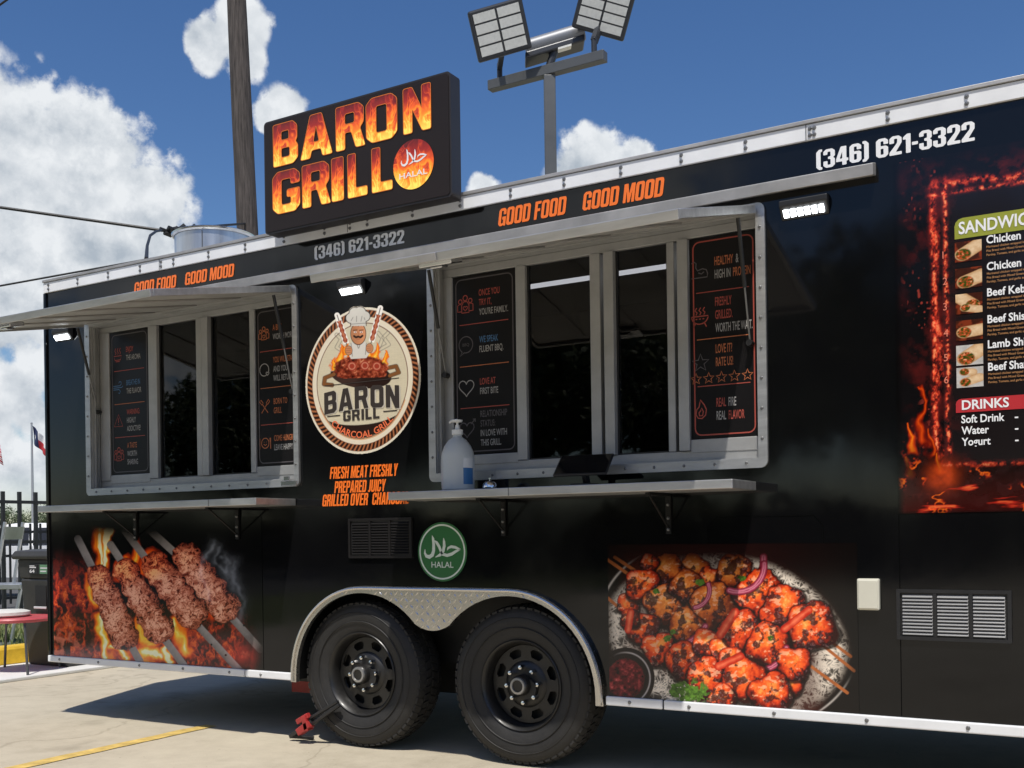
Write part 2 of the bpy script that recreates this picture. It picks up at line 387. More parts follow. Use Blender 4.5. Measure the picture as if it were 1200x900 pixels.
# heavy condensed block lettering: outlines on a unit-height grid
BF = {
 'O': (.52, [rr(0, 0, .52, 1, .15), rr(.19, .15, .33, .85, .06)]),
 'D': (.52, [[(0, 0), (.40, 0), (.48, .04), (.52, .14), (.52, .86), (.48, .96), (.40, 1), (0, 1)], [(.19, .15), (.30, .15), (.33, .2), (.33, .8), (.30, .85), (.19, .85)]]),
 'G': (.52, [[(.12, 0), (0, .12), (0, .88), (.12, 1), (.40, 1), (.52, .88), (.52, .64), (.33, .64), (.33, .85), (.19, .85), (.19, .15), (.33, .15), (.33, .36), (.26, .36), (.26, .52), (.52, .52), (.52, 0), (.40, 0), (.36, .06), (.30, 0)]]),
 'F': (.42, [[(0, 0), (0, 1), (.42, 1), (.42, .85), (.19, .85), (.19, .60), (.38, .60), (.38, .45), (.19, .45), (.19, 0)]]),
 'E': (.43, [[(0, 0), (0, 1), (.42, 1), (.42, .85), (.19, .85), (.19, .59), (.39, .59), (.39, .44), (.19, .44), (.19, .15), (.43, .15), (.43, 0)]]),
 'M': (.68, [[(0, 0), (0, 1), (.24, 1), (.34, .45), (.44, 1), (.68, 1), (.68, 0), (.51, 0), (.51, .62), (.41, 0), (.27, 0), (.17, .62), (.17, 0)]]),
 'R': (.51, [[(0, 0), (0, 1), (.40, 1), (.5, .92), (.5, .58), (.43, .50), (.5, .42), (.51, 0), (.32, 0), (.32, .40), (.19, .42), (.19, 0)], [(.19, .57), (.19, .85), (.31, .85), (.31, .57)]]),
 'S': (.50, [[(0, .12), (0, .34), (.18, .34), (.18, .17), (.30, .15), (.32, .30), (.28, .40), (.04, .58), (0, .66), (0, .9), (.1, 1), (.4, 1), (.5, .9), (.5, .68), (.32, .68), (.32, .83), (.2, .85), (.18, .72), (.22, .66), (.46, .48), (.5, .40), (.5, .1), (.4, 0), (.1, 0)]]),
 'H': (.51, [[(0, 0), (0, 1), (.19, 1), (.19, .6), (.32, .6), (.32, 1), (.51, 1), (.51, 0), (.32, 0), (.32, .44), (.19, .44), (.19, 0)]]),
 'A': (.54, [[(0, 0), (.15, 1), (.39, 1), (.54, 0), (.35, 0), (.33, .18), (.21, .18), (.19, 0)], [(.23, .34), (.27, .75), (.31, .34)]]),
 'T': (.47, [[(.14, 0), (.14, .85), (0, .85), (0, 1), (.47, 1), (.47, .85), (.33, .85), (.33, 0)]]),
 'L': (.41, [[(0, 0), (0, 1), (.19, 1), (.19, .15), (.41, .15), (.41, 0)]]),
 'Y': (.53, [[(.17, 0), (.17, .38), (0, 1), (.2, 1), (.265, .6), (.33, 1), (.53, 1), (.36, .38), (.36, 0)]]),
 'P': (.50, [[(0, 0), (0, 1), (.40, 1), (.5, .92), (.5, .50), (.40, .42), (.19, .42), (.19, 0)], [(.19, .56), (.19, .85), (.31, .85), (.31, .56)]]),
 'J': (.31, [[(0, 0), (0, .15), (.12, .17), (.12, 1), (.31, 1), (.31, .12), (.22, 0)]]),
 'U': (.50, [[(0, 1), (.19, 1), (.19, .16), (.31, .16), (.31, 1), (.5, 1), (.5, .12), (.38, 0), (.12, 0), (0, .12)]]),
 'I': (.19, [[(0, 0), (0, 1), (.19, 1), (.19, 0)]]),
 'C': (.50, [[(.12, 0), (0, .12), (0, .88), (.12, 1), (.38, 1), (.5, .88), (.5, .62), (.31, .62), (.31, .85), (.19, .85), (.19, .15), (.31, .15), (.31, .38), (.5, .38), (.5, .12), (.38, 0)]]),
 'V': (.53, [[(.15, 0), (0, 1), (.2, 1), (.265, .35), (.33, 1), (.53, 1), (.38, 0)]]),
 '3': (.50, [[(0, .12), (0, .36), (.18, .36), (.18, .15), (.31, .15), (.31, .44), (.2, .46), (.2, .58), (.31, .60), (.31, .85), (.18, .85), (.18, .70), (0, .70), (0, .88), (.12, 1), (.38, 1), (.5, .88), (.5, .60), (.42, .52), (.5, .44), (.5, .12), (.38, 0), (.12, 0)]]),
 '4': (.52, [[(.26, 0), (.26, .2), (0, .2), (0, .36), (.2, 1), (.44, 1), (.44, .35), (.52, .35), (.52, .2), (.44, .2), (.44, 0)], [(.15, .35), (.26, .72), (.26, .35)]]),
 '6': (.50, [[(.12, 0), (0, .12), (0, .88), (.12, 1), (.38, 1), (.5, .88), (.5, .68), (.31, .68), (.31, .85), (.19, .85), (.19, .60), (.4, .60), (.5, .52), (.5, .12), (.38, 0)], [(.19, .15), (.19, .46), (.31, .46), (.31, .15)]]),
 '2': (.50, [[(0, 0), (0, .16), (.3, .6), (.32, .68), (.32, .85), (.19, .85), (.19, .62), (0, .62), (0, .88), (.12, 1), (.38, 1), (.5, .88), (.5, .62), (.26, .16), (.5, .16), (.5, 0)]]),
 '1': (.31, [[(.12, 0), (.12, .72), (0, .72), (0, .84), (.16, 1), (.31, 1), (.31, 0)]]),
 '-': (.24, [[(0, .36), (0, .52), (.24, .52), (.24, .36)]]),
 '(': (.26, [[(.12, -.05), (0, .1), (0, .9), (.12, 1.05), (.26, 1.05), (.26, .93), (.19, .9), (.19, .1), (.26, .07), (.26, -.05)]]),
 ')': (.26, [[(.14, -.05), (.26, .1), (.26, .9), (.14, 1.05), (0, 1.05), (0, .93), (.07, .9), (.07, .1), (0, .07), (0, -.05)]]),
 ' ': (.20, [])}
def soften(lp, r):
    out = []; n = len(lp)
    for i in range(n):
        p = np.array(lp[i]); a = np.array(lp[i - 1]); b = np.array(lp[(i + 1) % n]); da, db = a - p, b - p; la, lb = np.linalg.norm(da), np.linalg.norm(db); q = min(r, .42 * la, .42 * lb); s0, s1 = p + da / la * q, p + db / lb * q
        for t in (0, .33, .67, 1): out.append(tuple(s0 * (1 - t) ** 2 + 2 * p * t * (1 - t) + s1 * t * t))
    return out
def block(mb, s, x0, x1, z0, z1, y, m=None, shear=0.0, font=BF, gap=.05, r=.035, warp=None):
    tot = sum(font[c][0] for c in s) + gap * (len(s) - 1); h = z1 - z0; k = (x1 - x0 - shear * h) / tot; x = 0
    for c in s:
        wd, loops = font[c]
        if loops:
            L = [[(x0 + (x + u) * k + shear * v * h, z0 + v * h) for u, v in soften(l, r)] for l in loops]
            if warp: L = [[warp(*p) for p in l] for l in L]
            flat(mb, L, y, m)
        x += wd + gap

# ------------------------------------------------------------------ print painting (flat ink baked on vertices)
_T = np.random.RandomState(3).rand(256, 256)
def vn(x, y, s=0):
    x = x + s * 17.3; y = y + s * 9.1; xi = np.floor(x).astype(int); yi = np.floor(y).astype(int); fx = x - xi; fy = y - yi
    fx = fx * fx * (3 - 2 * fx); fy = fy * fy * (3 - 2 * fy); g = lambda a, b: _T[a & 255, b & 255]
    return (g(xi, yi) * (1 - fx) + g(xi + 1, yi) * fx) * (1 - fy) + (g(xi, yi + 1) * (1 - fx) + g(xi + 1, yi + 1) * fx) * fy
def fbm(x, y, o=4, s=0, g=.55):
    t = 0; a = 1; n = 0
    for k in range(o): t = t + a * vn(x * 2 ** k, y * 2 ** k, s + k); n += a; a *= g
    return t / n
def sst(a, b, x): t = np.clip((x - a) / (b - a), 0, 1); return t * t * (3 - 2 * t)
def lin(c): c = np.array(c, float) / 255; return np.where(c <= .04045, c / 12.92, ((c + .055) / 1.055) ** 2.4)
def over(img, col, a):
    col = lin(col) if not isinstance(col, np.ndarray) else col
    return img * (1 - a[..., None]) + col * a[..., None]
def seg(X, Y, a, b):
    ax, ay = a; dx, dy = b[0] - ax, b[1] - ay; t = np.clip(((X - ax) * dx + (Y - ay) * dy) / (dx * dx + dy * dy), 0, 1)
    return np.hypot(X - ax - t * dx, Y - ay - t * dy), t
def polyd(X, Y, pts):
    d = None
    for a, b in zip(pts[:-1], pts[1:]):
        q, _ = seg(X, Y, a, b); d = q if d is None else np.minimum(d, q)
    return d
def inpoly(X, Y, pts, aa=1.0):
    ins = np.zeros(X.shape, bool); d = polyd(X, Y, pts + [pts[0]])
    for (x1, y1), (x2, y2) in zip(pts, pts[1:] + [pts[0]]):
        c = ((y1 > Y) != (y2 > Y)); ins ^= c & (X < (x2 - x1) * (Y - y1) / (y2 - y1 + 1e-9) + x1)
    return np.clip(.5 + np.where(ins, d, -d) / aa, 0, 1)
def ramp(t, stops):
    p = [s[0] for s in stops]; c = np.array([lin(s[1]) for s in stops]); return np.stack([np.interp(t, p, c[:, k]) for k in range(3)], -1)
def paint(name, x0, x1, z0, z1, nx, nz, func, parent, y=-.0025, label=None, mask=None):
    xs = np.linspace(x0, x1, nx); zs = np.linspace(z0, z1, nz); X, Z = np.meshgrid(xs, zs); PX, PY = to_px(X, np.zeros_like(X), Z)
    img = np.clip(func(PX, PY, X, Z), 0, 1)
    L = Vector(((x0 + x1) / 2, y, z0))
    co = np.stack([X - L.x, np.zeros_like(X), Z - L.z], -1).reshape(-1, 3)
    idx = np.arange(nx * nz).reshape(nz, nx); q = np.stack([idx[:-1, :-1], idx[:-1, 1:], idx[1:, 1:], idx[1:, :-1]], -1).reshape(-1, 4)
    if mask is not None:
        mk = mask(X, Z); keep = (mk[:-1, :-1] & mk[:-1, 1:] & mk[1:, 1:] & mk[1:, :-1]).reshape(-1); q = q[keep]
    me = bpy.data.meshes.new(name); me.vertices.add(len(co)); me.vertices.foreach_set('co', co.ravel())
    me.loops.add(q.size); me.loops.foreach_set('vertex_index', q.ravel().astype(np.int32))
    me.polygons.add(len(q)); me.polygons.foreach_set('loop_start', np.arange(0, q.size, 4, dtype=np.int32))
    me.update(calc_edges=True)
    at_ = me.attributes.new('ink', 'FLOAT_COLOR', 'POINT'); at_.data.foreach_set('color', np.concatenate([img, np.ones_like(img[..., :1])], -1).astype(np.float32).ravel())
    me.materials.append(M_print); o = bpy.data.objects.new(name, me); COL.objects.link(o); attach(o, L, parent)
    if label: o['label'] = label
    return o
FIRE = [(0, (20, 3, 2)), (.3, (110, 18, 8)), (.5, (200, 60, 14)), (.7, (245, 130, 25)), (.87, (255, 200, 70)), (1, (255, 240, 190))]

# ================================================================== SETTING
def ground_mat():
    m = bpy.data.materials.new('worn_concrete'); m.use_nodes = True; nt = m.node_tree; b = nt.nodes['Principled BSDF']
    t = nt.nodes.new('ShaderNodeTexCoord'); src = t.outputs['Object']
    def noise(sc, det, ro=.6):
        n = nt.nodes.new('ShaderNodeTexNoise'); n.inputs['Scale'].default_value = sc; n.inputs['Detail'].default_value = det; n.inputs['Roughness'].default_value = ro
        nt.links.new(src, n.inputs['Vector']); return n.outputs['Fac']
    a = noise(.55, 6); c = noise(7, 8, .7); d = noise(90, 4, .7)
    v = mnode(nt, 'ADD', mnode(nt, 'MULTIPLY', a, .55), mnode(nt, 'ADD', mnode(nt, 'MULTIPLY', c, .3), mnode(nt, 'MULTIPLY', d, .15)))
    r = nt.nodes.new('ShaderNodeValToRGB'); nt.links.new(v, r.inputs[0]); e = r.color_ramp.elements
    e[0].position = .34; e[0].color = (.34, .295, .215, 1); e[1].position = .64; e[1].color = (.55, .49, .375, 1)
    q = e.new(.5); q.color = (.47, .415, .315, 1)
    # dark drip stains
    s = noise(1.7, 3); st = nt.nodes.new('ShaderNodeMapRange'); nt.links.new(s, st.inputs['Value']); st.inputs['From Min'].default_value = .60; st.inputs['From Max'].default_value = .72
    mix = nt.nodes.new('ShaderNodeMix'); mix.data_type = 'RGBA'; mix.blend_type = 'MULTIPLY'; nt.links.new(mnode(nt, 'MULTIPLY', st.outputs[0], .45), mix.inputs['Factor'])
    nt.links.new(r.outputs[0], mix.inputs['A']); mix.inputs['B'].default_value = (.45, .43, .40, 1)
    # hairline cracks and dark grit
    nz = nt.nodes.new('ShaderNodeTexNoise'); nz.inputs['Scale'].default_value = 1.3; nz.inputs['Detail'].default_value = 5; nt.links.new(src, nz.inputs['Vector'])
    cv = vnode(nt, 'ADD', src, nz.outputs['Color']); vo = nt.nodes.new('ShaderNodeTexVoronoi'); vo.feature = 'DISTANCE_TO_EDGE'; vo.inputs['Scale'].default_value = .33; nt.links.new(cv, vo.inputs['Vector'])
    ck = nt.nodes.new('ShaderNodeMapRange'); nt.links.new(vo.outputs['Distance'], ck.inputs['Value']); ck.inputs['From Min'].default_value = .0015; ck.inputs['From Max'].default_value = .006; ck.inputs['To Min'].default_value = .28; ck.inputs['To Max'].default_value = 0
    g2 = nt.nodes.new('ShaderNodeMapRange'); nt.links.new(noise(38, 2, .5), g2.inputs['Value']); g2.inputs['From Min'].default_value = .70; g2.inputs['From Max'].default_value = .76; g2.inputs['To Max'].default_value = .5
    mix2 = nt.nodes.new('ShaderNodeMix'); mix2.data_type = 'RGBA'; mix2.blend_type = 'MULTIPLY'; nt.links.new(mnode(nt, 'MAXIMUM', ck.outputs[0], g2.outputs[0]), mix2.inputs['Factor']); nt.links.new(mix.outputs['Result'], mix2.inputs['A']); mix2.inputs['B'].default_value = (.35, .32, .28, 1)
    nt.links.new(mix2.outputs['Result'], b.inputs['Base Color']); b.inputs['Roughness'].default_value = .85
    bp = nt.nodes.new('ShaderNodeBump'); bp.inputs['Strength'].default_value = .35; bp.inputs['Distance'].default_value = .006
    nt.links.new(mnode(nt, 'ADD', d, c), bp.inputs['Height']); nt.links.new(bp.outputs[0], b.inputs['Normal'])
    return m
M_ground = ground_mat()
M_pad = mat('pale_concrete_pad', (.66, .655, .63), .8, var=.08, vscale=3, bump=.2, bscale=60)
M_yellow = mat('yellow_line_paint', (.60, .42, .12), .8, var=.28, vscale=14, bump=.3, bscale=70)
M_kerby = mat('yellow_kerb_paint', (.66, .42, .03), .6, var=.2, vscale=9, bump=.25, bscale=40)
M_grassbed = mat('dry_turf', (.13, .15, .055), .95, var=.4, vscale=4, bump=.5, bscale=30)
M_asph = mat('asphalt', (.085, .083, .08), .9, var=.25, vscale=3, bump=.3, bscale=80)

mb = MB(); mb.add([(-900, -900, 0), (900, -900, 0), (900, 900, 0), (-900, 900, 0)], [(0, 1, 2, 3)])
tag(mb.build('ground', M_ground), kind='structure')
mb = MB(); mb.box(-9.35, -7.82, -3.0, 9.0, 0.0, .03); tag(mb.build('concrete_pad', M_pad, bevel=.008), kind='structure')
mb = MB(); mb.add([(-30, -60, .004), (-9.36, -60, .004), (-9.36, 90, .004), (-30, 90, .004)], [(0, 1, 2, 3)]); tag(mb.build('verge', M_grassbed), kind='structure')
mb = MB(); mb.add([(-34, -60, .008), (-14.4, -60, .008), (-14.4, 90, .008), (-34, 90, .008)], [(0, 1, 2, 3)]); tag(mb.build('road', M_asph), kind='structure')
# painted bay line, worn edge
rng = random.Random(2)
mb = MB()
L_ = [(-4.905 + rng.uniform(-.006, .006), .16 - k * .09) for k in range(46)]; Rr = [(-4.805 + rng.uniform(-.006, .006), .16 - k * .09) for k in range(46)]
mb.add([(x, y, .004) for x, y in L_] + [(x, y, .004) for x, y in Rr], [(i, i + 1, i + 47, i + 46) for i in range(45)])
tag(mb.build('painted_bay_line', M_yellow), kind='structure')

# ================================================================== FOOD TRAILER
TR = empty('food_trailer', (-2.4, 1.25, 0), 'long black catering trailer with two serving windows under raised silver awnings', 'food trailer')
X0, X1, ZB, ZT, DEP = -6.145, 1.75, .345, 2.835, 2.5
W1 = (-5.70, -4.00, 1.46, 2.49); W2 = (-3.05, -1.385, 1.45, 2.495)
FL, FR_, FZ, FRD = -3.53, -2.63, .375, .5      # fender arcs
# --- side wall skin
mb = MB()
def quad(x0, x1, z0, z1): mb.add([(x0, 0, z0), (x1, 0, z0), (x1, 0, z1), (x0, 0, z1)], [(0, 1, 2, 3)])
zs = .90
quad(X0, X1, 2.5, ZT); quad(X0, X1, zs, 1.44)
quad(X0, W1[0], 1.44, 2.5); quad(W1[1], W2[0], 1.44, 2.5); quad(W2[1], X1, 1.44, 2.5)
quad(W1[0], W1[1], 1.44, W1[2]); quad(W1[0], W1[1], W1[3], 2.5); quad(W2[0], W2[1], 1.44, W2[2]); quad(W2[0], W2[1], W2[3], 2.5)
quad(X0, FL - FRD, ZB, zs); quad(FR_ + FRD, X1, ZB, zs)
arc = [(FL + FRD * math.cos(R(a)), FZ + FRD * math.sin(R(a))) for a in range(180, 89, -6)] + [(FR_ + FRD * math.cos(R(a)), FZ + FRD * math.sin(R(a))) for a in range(90, -1, -6)]
for (a, b) in zip(arc[:-1], arc[1:]): mb.add([(a[0], 0, a[1]), (b[0], 0, b[1]), (b[0], 0, zs), (a[0], 0, zs)], [(0, 1, 2, 3)])
wall = mb.build('side_wall', M_wrap, TR, recalc=False)
sm = wall.modifiers.new('solid', 'SOLIDIFY'); sm.thickness = .03; sm.offset = -1
# --- other sides, roof, floor, interior
M_roof = mat('roof_sheet', (.62, .63, .64), .45, .3, var=.1)
mb = MB(); mb.box(X0, X0 + .03, .031, DEP, ZB, ZT - .01); mb.build('end_wall', M_wrap, TR)
mb = MB(); mb.box(X1 - .03, X1, .031, DEP, ZB, ZT - .01); mb.build('end_wall', M_wrap, TR)
mb = MB(); mb.box(X0 + .031, X1 - .031, DEP - .03, DEP, ZB, ZT - .01); mb.build('back_wall', M_wrap, TR)
mb = MB(); mb.box(X0 + .002, X1 - .002, .012, DEP + .01, ZT - .008, ZT + .012); mb.build('roof', M_roof, TR)
mb = MB(); mb.box(X0 + .032, X1 - .032, .42, DEP - .032, ZB + .06, ZB + .12); mb.build('floor', M_chassis, TR)
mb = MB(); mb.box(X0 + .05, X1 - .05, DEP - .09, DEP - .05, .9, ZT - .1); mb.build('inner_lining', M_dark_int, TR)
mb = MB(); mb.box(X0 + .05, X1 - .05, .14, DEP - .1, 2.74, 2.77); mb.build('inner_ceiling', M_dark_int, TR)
# kitchen shapes behind the glass
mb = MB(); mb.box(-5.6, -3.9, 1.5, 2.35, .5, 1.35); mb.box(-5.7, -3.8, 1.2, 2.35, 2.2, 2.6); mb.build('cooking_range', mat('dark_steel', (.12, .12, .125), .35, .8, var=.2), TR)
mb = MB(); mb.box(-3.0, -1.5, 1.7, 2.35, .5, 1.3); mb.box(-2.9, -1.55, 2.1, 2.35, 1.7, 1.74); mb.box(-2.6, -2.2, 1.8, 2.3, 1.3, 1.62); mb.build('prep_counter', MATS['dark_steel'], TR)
mb = MB(); mb.box(-5.6, -4.1, .14, .5, 1.40, 1.44); mb.build('pass_shelf', M_steel, TR)
mb = MB(); mb.tube([(-3.2, .95, 2.58), (-2.03, .95, 2.58)], .014, 8); mb.tube([(-1.93, .95, 2.58), (-.9, .95, 2.58)], .014, 8); mb.build('ceiling_tube_lamp', M_tube, TR)
mb = MB(); mb.lathe([(0, -.02), (.05, -.02), (.055, 0), (.05, .02)], (-4.55, 1.0, 2.19), 'Z', 16); mb.build('dome_lamp', mat('lamp_cover', (.7, .7, .68), .4), TR, smooth=True)

# --- roof trim
mb = MB(); mb.box(X0 - .004, X1, -.014, .0, 2.757, 2.822); mb.build('roof_trim', M_trim, TR, bevel=.002)
mb = MB(); mb.box(X0 - .006, X1, -.022, .010, 2.824, 2.840); mb.build('roof_lip', M_alu_d, TR, bevel=.002)
mb = MB(); x = X0 + .05; joints = (-5.05, -3.6, -1.165, 1.2)
while x < X1:
    for zz in (2.776, 2.803): mb.lathe([(0, -.009), (.006, -.008), (.0095, 0)], (x, -.014, zz), 'Y', 8)
    x += .292
for j in joints:
    for zz in (2.776, 2.803): mb.lathe([(0, -.009), (.006, -.008), (.0095, 0)], (j + .016, -.014, zz), 'Y', 8)
mb.build('trim_bolt', M_screw, TR, kind='stuff', smooth=True)
for j in joints: mb = MB(); mb.box(j - .002, j + .002, -.0155, -.0135, 2.757, 2.822); mb.build('trim_joint', M_screw, TR)
# --- drip rails
for a, b in ((-5.85, -.89),):
    mb = MB(); mb.add([(a, 0, 2.565), (a, -.055, 2.552), (a, -.06, 2.60), (a, 0, 2.618), (b, 0, 2.565), (b, -.055, 2.552), (b, -.06, 2.60), (b, 0, 2.618)],
                      [(0, 1, 2, 3), (4, 7, 6, 5), (0, 4, 5, 1), (1, 5, 6, 2), (2, 6, 7, 3)])
    mb.build('drip_rail', M_alu_d, TR, bevel=.003)
# --- rub rail, in lengths
for a, b in ((X0 - .004, -4.395), (-4.385, FL - FRD - .012), (FR_ + FRD + .012, -1.84), (-1.832, X1)):
    mb = MB(); mb.prism([(0, 0)] * 0 or [(a, .345), (b, .345), (b, .387), (a, .387)], -.02, 0); rl = mb.build('rub_rail', M_trim if a > -5 else M_trim, TR, bevel=.005)
    mb = MB(); x = a + .12
    while x < b: mb.lathe([(0, -.006), (.005, -.006), (.009, 0)], (x, -.02, .366), 'Y', 8); x += .38
    if mb.v: mb.build('rail_screw', M_screw, rl, kind='stuff', smooth=True)
mb = MB(); mb.box(X0 - .012, X0 + .012, -.012, .05, .388, 2.756); mb.build('corner_post', M_wrap, TR, bevel=.004)
# panel seams
for x, a, b in ((-.82, .39, 1.195), (.42, .39, 2.55)): mb = MB(); mb.box(x - .0015, x + .0015, -.0012, .001, a, b); mb.build('panel_seam', M_seam, TR)
mb = MB(); mb.ribbon([(-1.62, .40), (-1.62, 1.16), (-1.58, 1.20), (-1.16, 1.20), (-1.12, 1.16), (-1.12, .40)], .003, -.0012); mb.build('hatch_outline', M_seam, TR)

# --- fender with diamond plate
inner = []
ir = .464
for a in range(180, 37, -6): inner.append((FL + ir * math.cos(R(a)), FZ + ir * math.sin(R(a))))
mid = (FL + FR_) / 2
p0 = inner[-1]
bz = .655
pts = []
for k in range(1, 10):
    t = k / 10; pts.append((p0[0] * (1 - t) ** 2 + 2 * t * (1 - t) * (p0[0] + .055) + t * t * mid, p0[1] * (1 - t) ** 2 + 2 * t * (1 - t) * bz + t * t * bz))
inner += pts + [(mid, bz)] + [(2 * mid - x, z) for x, z in reversed(pts)]
for a in range(36 + 6, -1, -6): inner.append((FR_ + ir * math.cos(R(180 - 180 + a)), FZ + ir * math.sin(R(a)))) if False else None
inner += [(2 * mid - x, z) for x, z in reversed(inner[:len(range(180, 37, -6))])]
outer = [(FL - FRD - .005, ZB - .005)] + arc + [(FR_ + FRD + .005, ZB - .005)]
inner2 = [(FL - ir, ZB - .005)] + inner + [(FR_ + ir, ZB - .005)]
mb = MB(); slab(mb, [outer + inner2[::-1]], -.028, -.001); FD = mb.build('fender', M_plate, TR, bevel=.004)
# raised rolled lip following the outer edge
mb = MB(); lip = [(x, -.030, z) for x, z in [(FL - FRD + .012, ZB)] + [(FL + (FRD - .010) * math.cos(R(a)), FZ + (FRD - .010) * math.sin(R(a))) for a in range(180, 89, -5)] + [(FR_ + (FRD - .010) * math.cos(R(a)), FZ + (FRD - .010) * math.sin(R(a))) for a in range(90, -1, -5)] + [(FR_ + FRD - .012, ZB)]]
mb.tube(lip, .009, 8); mb.build('rolled_lip', M_plate, FD, smooth=True)
# lozenge tread on the plate face
mb = MB(); poly = np.array(outer + inner2[::-1])
def pin(x, z):
    c = False; n = len(poly); j = n - 1
    for i in range(n):
        if (poly[i][1] > z) != (poly[j][1] > z) and x < (poly[j][0] - poly[i][0]) * (z - poly[i][1]) / (poly[j][1] - poly[i][1]) + poly[i][0]: c = not c
        j = i
    return c
st = .033; ix = 0
gx = np.arange(FL - FRD, FR_ + FRD, st / 1.0)
for i, x in enumerate(gx):
    for j, z in enumerate(np.arange(ZB, .9, st)):
        ok = pin(x - .009, z) and pin(x + .009, z) and pin(x, z + .009) and pin(x, z - .009)
        if not ok or z > FZ + FRD - .028 or x < FL - .16 or x > FR_ + .16: continue
        s = 1 if (i + j) % 2 else -1; dx, dz = .0165 * .707, .0165 * .707 * s; nx, nz = -.0055 * .707 * s, .0055 * .707
        mb.add([(x - dx, -.028, z - dz), (x + nx, -.028, z + nz), (x + dx, -.028, z + dz), (x - nx, -.028, z - nz), (x, -.0335, z)], [(0, 1, 4), (1, 2, 4), (2, 3, 4), (3, 0, 4)])
mb.build('plate_tread', M_plate, FD, kind='stuff')
# wheel well and chassis
mb = MB(); mb.box(-4.03, -2.13, .36, .40, ZB + .1, .95); mb.box(-4.03, -2.13, .031, .36, .90, .95); mb.box(-4.05, -4.03, .031, .40, ZB, .95); mb.box(-2.13, -2.11, .031, .40, ZB, .95); mb.build('wheel_well', M_chassis, TR)
for y in (.55, 1.95):
    mb = MB(); mb.box(X0 + .1, X1, y - .04, y + .04, .25, ZB + .055); mb.build('chassis_beam', M_chassis, TR)
for x in (-3.56, -2.58):
    mb = MB(); mb.tube([(x, .06, .38), (x, DEP - .06, .38)], .05, 12); mb.build('axle', M_chassis, TR, smooth=True)
mb = MB(); mb.box(-4.62, -4.12, .62, .66, .16, .34); mb.build('step_plate', M_redpaint, TR)

# --- wheels
def make_wheel(cx, cz):
    root = empty('wheel', (cx, .15, cz)); root.parent = TR; root.location = Vector((cx, .15, cz)) - WLOC[TR.name]
    yo = .035; RT_, RIM = .380, .210
    mb = MB(); w = .225
    prof = [(RIM - .012, .03), (RIM + .012, .012), (.262, .002), (.30, -.006), (.335, -.002), (.357, .014), (.370, .03), (.374, .05), (.374, w - .05), (.370, w - .03), (.357, w - .014), (.30, w + .006), (.25, w), (RIM - .012, w - .03)]
    mb.lathe(prof, (cx, yo, cz), 'Y', 72)
    for r in (.272, .318): mb.lathe([(r - .003, -.0030), (r, -.0075), (r + .003, -.0045)], (cx, yo, cz), 'Y', 72)
    mb.build('tyre', M_rubber, root, (cx, .15, cz), smooth=True)
    mb = MB()
    for row, (h0, h1, off) in enumerate(((.014, .055, 0), (.062, .105, .5), (.12, .163, 0), (.17, .211, .5))):
        N = 58
        for k in range(N):
            t = 2 * math.pi * (k + off) / N; dt = 2 * math.pi * .36 / N; sk = .012 if row % 2 else -.012
            v = []
            for (r) in (.368 if row in (0, 3) else .372, .380 if row in (1, 2) else .3785):
                for h, s_ in ((h0, -1), (h1, 1)):
                    for q in (-1, 1):
                        a = t + q * dt + s_ * sk; rr_ = r - (.010 if (row == 0 and s_ < 0) or (row == 3 and s_ > 0) else 0); v.append((cx + rr_ * math.cos(a), yo + h, cz + rr_ * math.sin(a)))
            mb.add(v, [(0, 1, 3, 2), (4, 6, 7, 5), (0, 4, 5, 1), (2, 3, 7, 6), (0, 2, 6, 4), (1, 5, 7, 3)])
    mb.build('tread_blocks', M_rubber, root, (cx, .15, cz), kind='stuff')
    mb = MB()
    mb.lathe([(RIM - .018, .05), (RIM - .010, .016), (RIM + .002, .006), (RIM + .006, .010), (RIM + .002, .02)], (cx, yo, cz), 'Y', 64)
    mb.lathe([(RIM - .018, .05), (.190, .058), (.187, .10), (.180, .105)], (cx, yo, cz), 'Y', 64)
    # centre disc with eight rounded windows
    holes = []
    for k in range(8):
        a = 2 * math.pi * (k + .5) / 8
        tri = [(.128, -.022), (.128, .022), (.152, .036), (.166, .026), (.169, 0), (.166, -.026), (.152, -.036)]
        holes.append([(cx + r * math.cos(a) - t * math.sin(a), cz + r * math.sin(a) + t * math.cos(a)) for r, t in tri])
    v, f = fill2d([circ(cx, cz, .184, 64)] + holes, .004)
    mb.add([(x, yo + .075 - d - (.03 * max(0, (.13 - math.hypot(x - cx, z - cz))) / .13), z) for x, z, d in v], f)
    mb.lathe([(.115, .075), (.10, .058), (.075, .052), (0, .052)], (cx, yo, cz), 'Y', 48)
    rim = mb.build('rim', M_rim, root, (cx, .15, cz), smooth=True)
    mb = MB(); mb.lathe([(.21, .12), (0, .12)], (cx, yo, cz), 'Y', 32); mb.build('brake_drum', M_chassis, root, (cx, .15, cz))
    mb = MB(); mb.lathe([(.050, .054), (.048, .0), (.042, -.012), (.030, -.018), (.030, -.014), (0, -.013)], (cx, yo, cz), 'Y', 32); hb = mb.build('hub_cap', M_rim, root, (cx, .15, cz), smooth=True)
    mb = MB(); mb.lathe([(.041, -.012), (.038, -.020), (.029, -.021), (.027, -.015)], (cx, yo, cz), 'Y', 32); mb.build('hub_ring', mat('hub_ring_grey', (.38, .38, .38), .3, .7), hb, (cx, .15, cz), smooth=True)
    for k in range(8):
        a = 2 * math.pi * (k + .1) / 8; x, z = cx + .083 * math.cos(a), cz + .083 * math.sin(a)
        mb = MB(); mb.lathe([(.0125, .055), (.0125, .028), (.010, .020), (0, .017)], (x, yo, z), 'Y', 6); mb.build('lug_nut', M_chrome, rim, (x, yo, z))
    return root
for px in ((421, 797), (608, 815)):
    w_ = make_wheel(W(*px, .03)[0], .380); w_.scale = (1.045, 1, 1.045); w_.location.z += .380 * .045

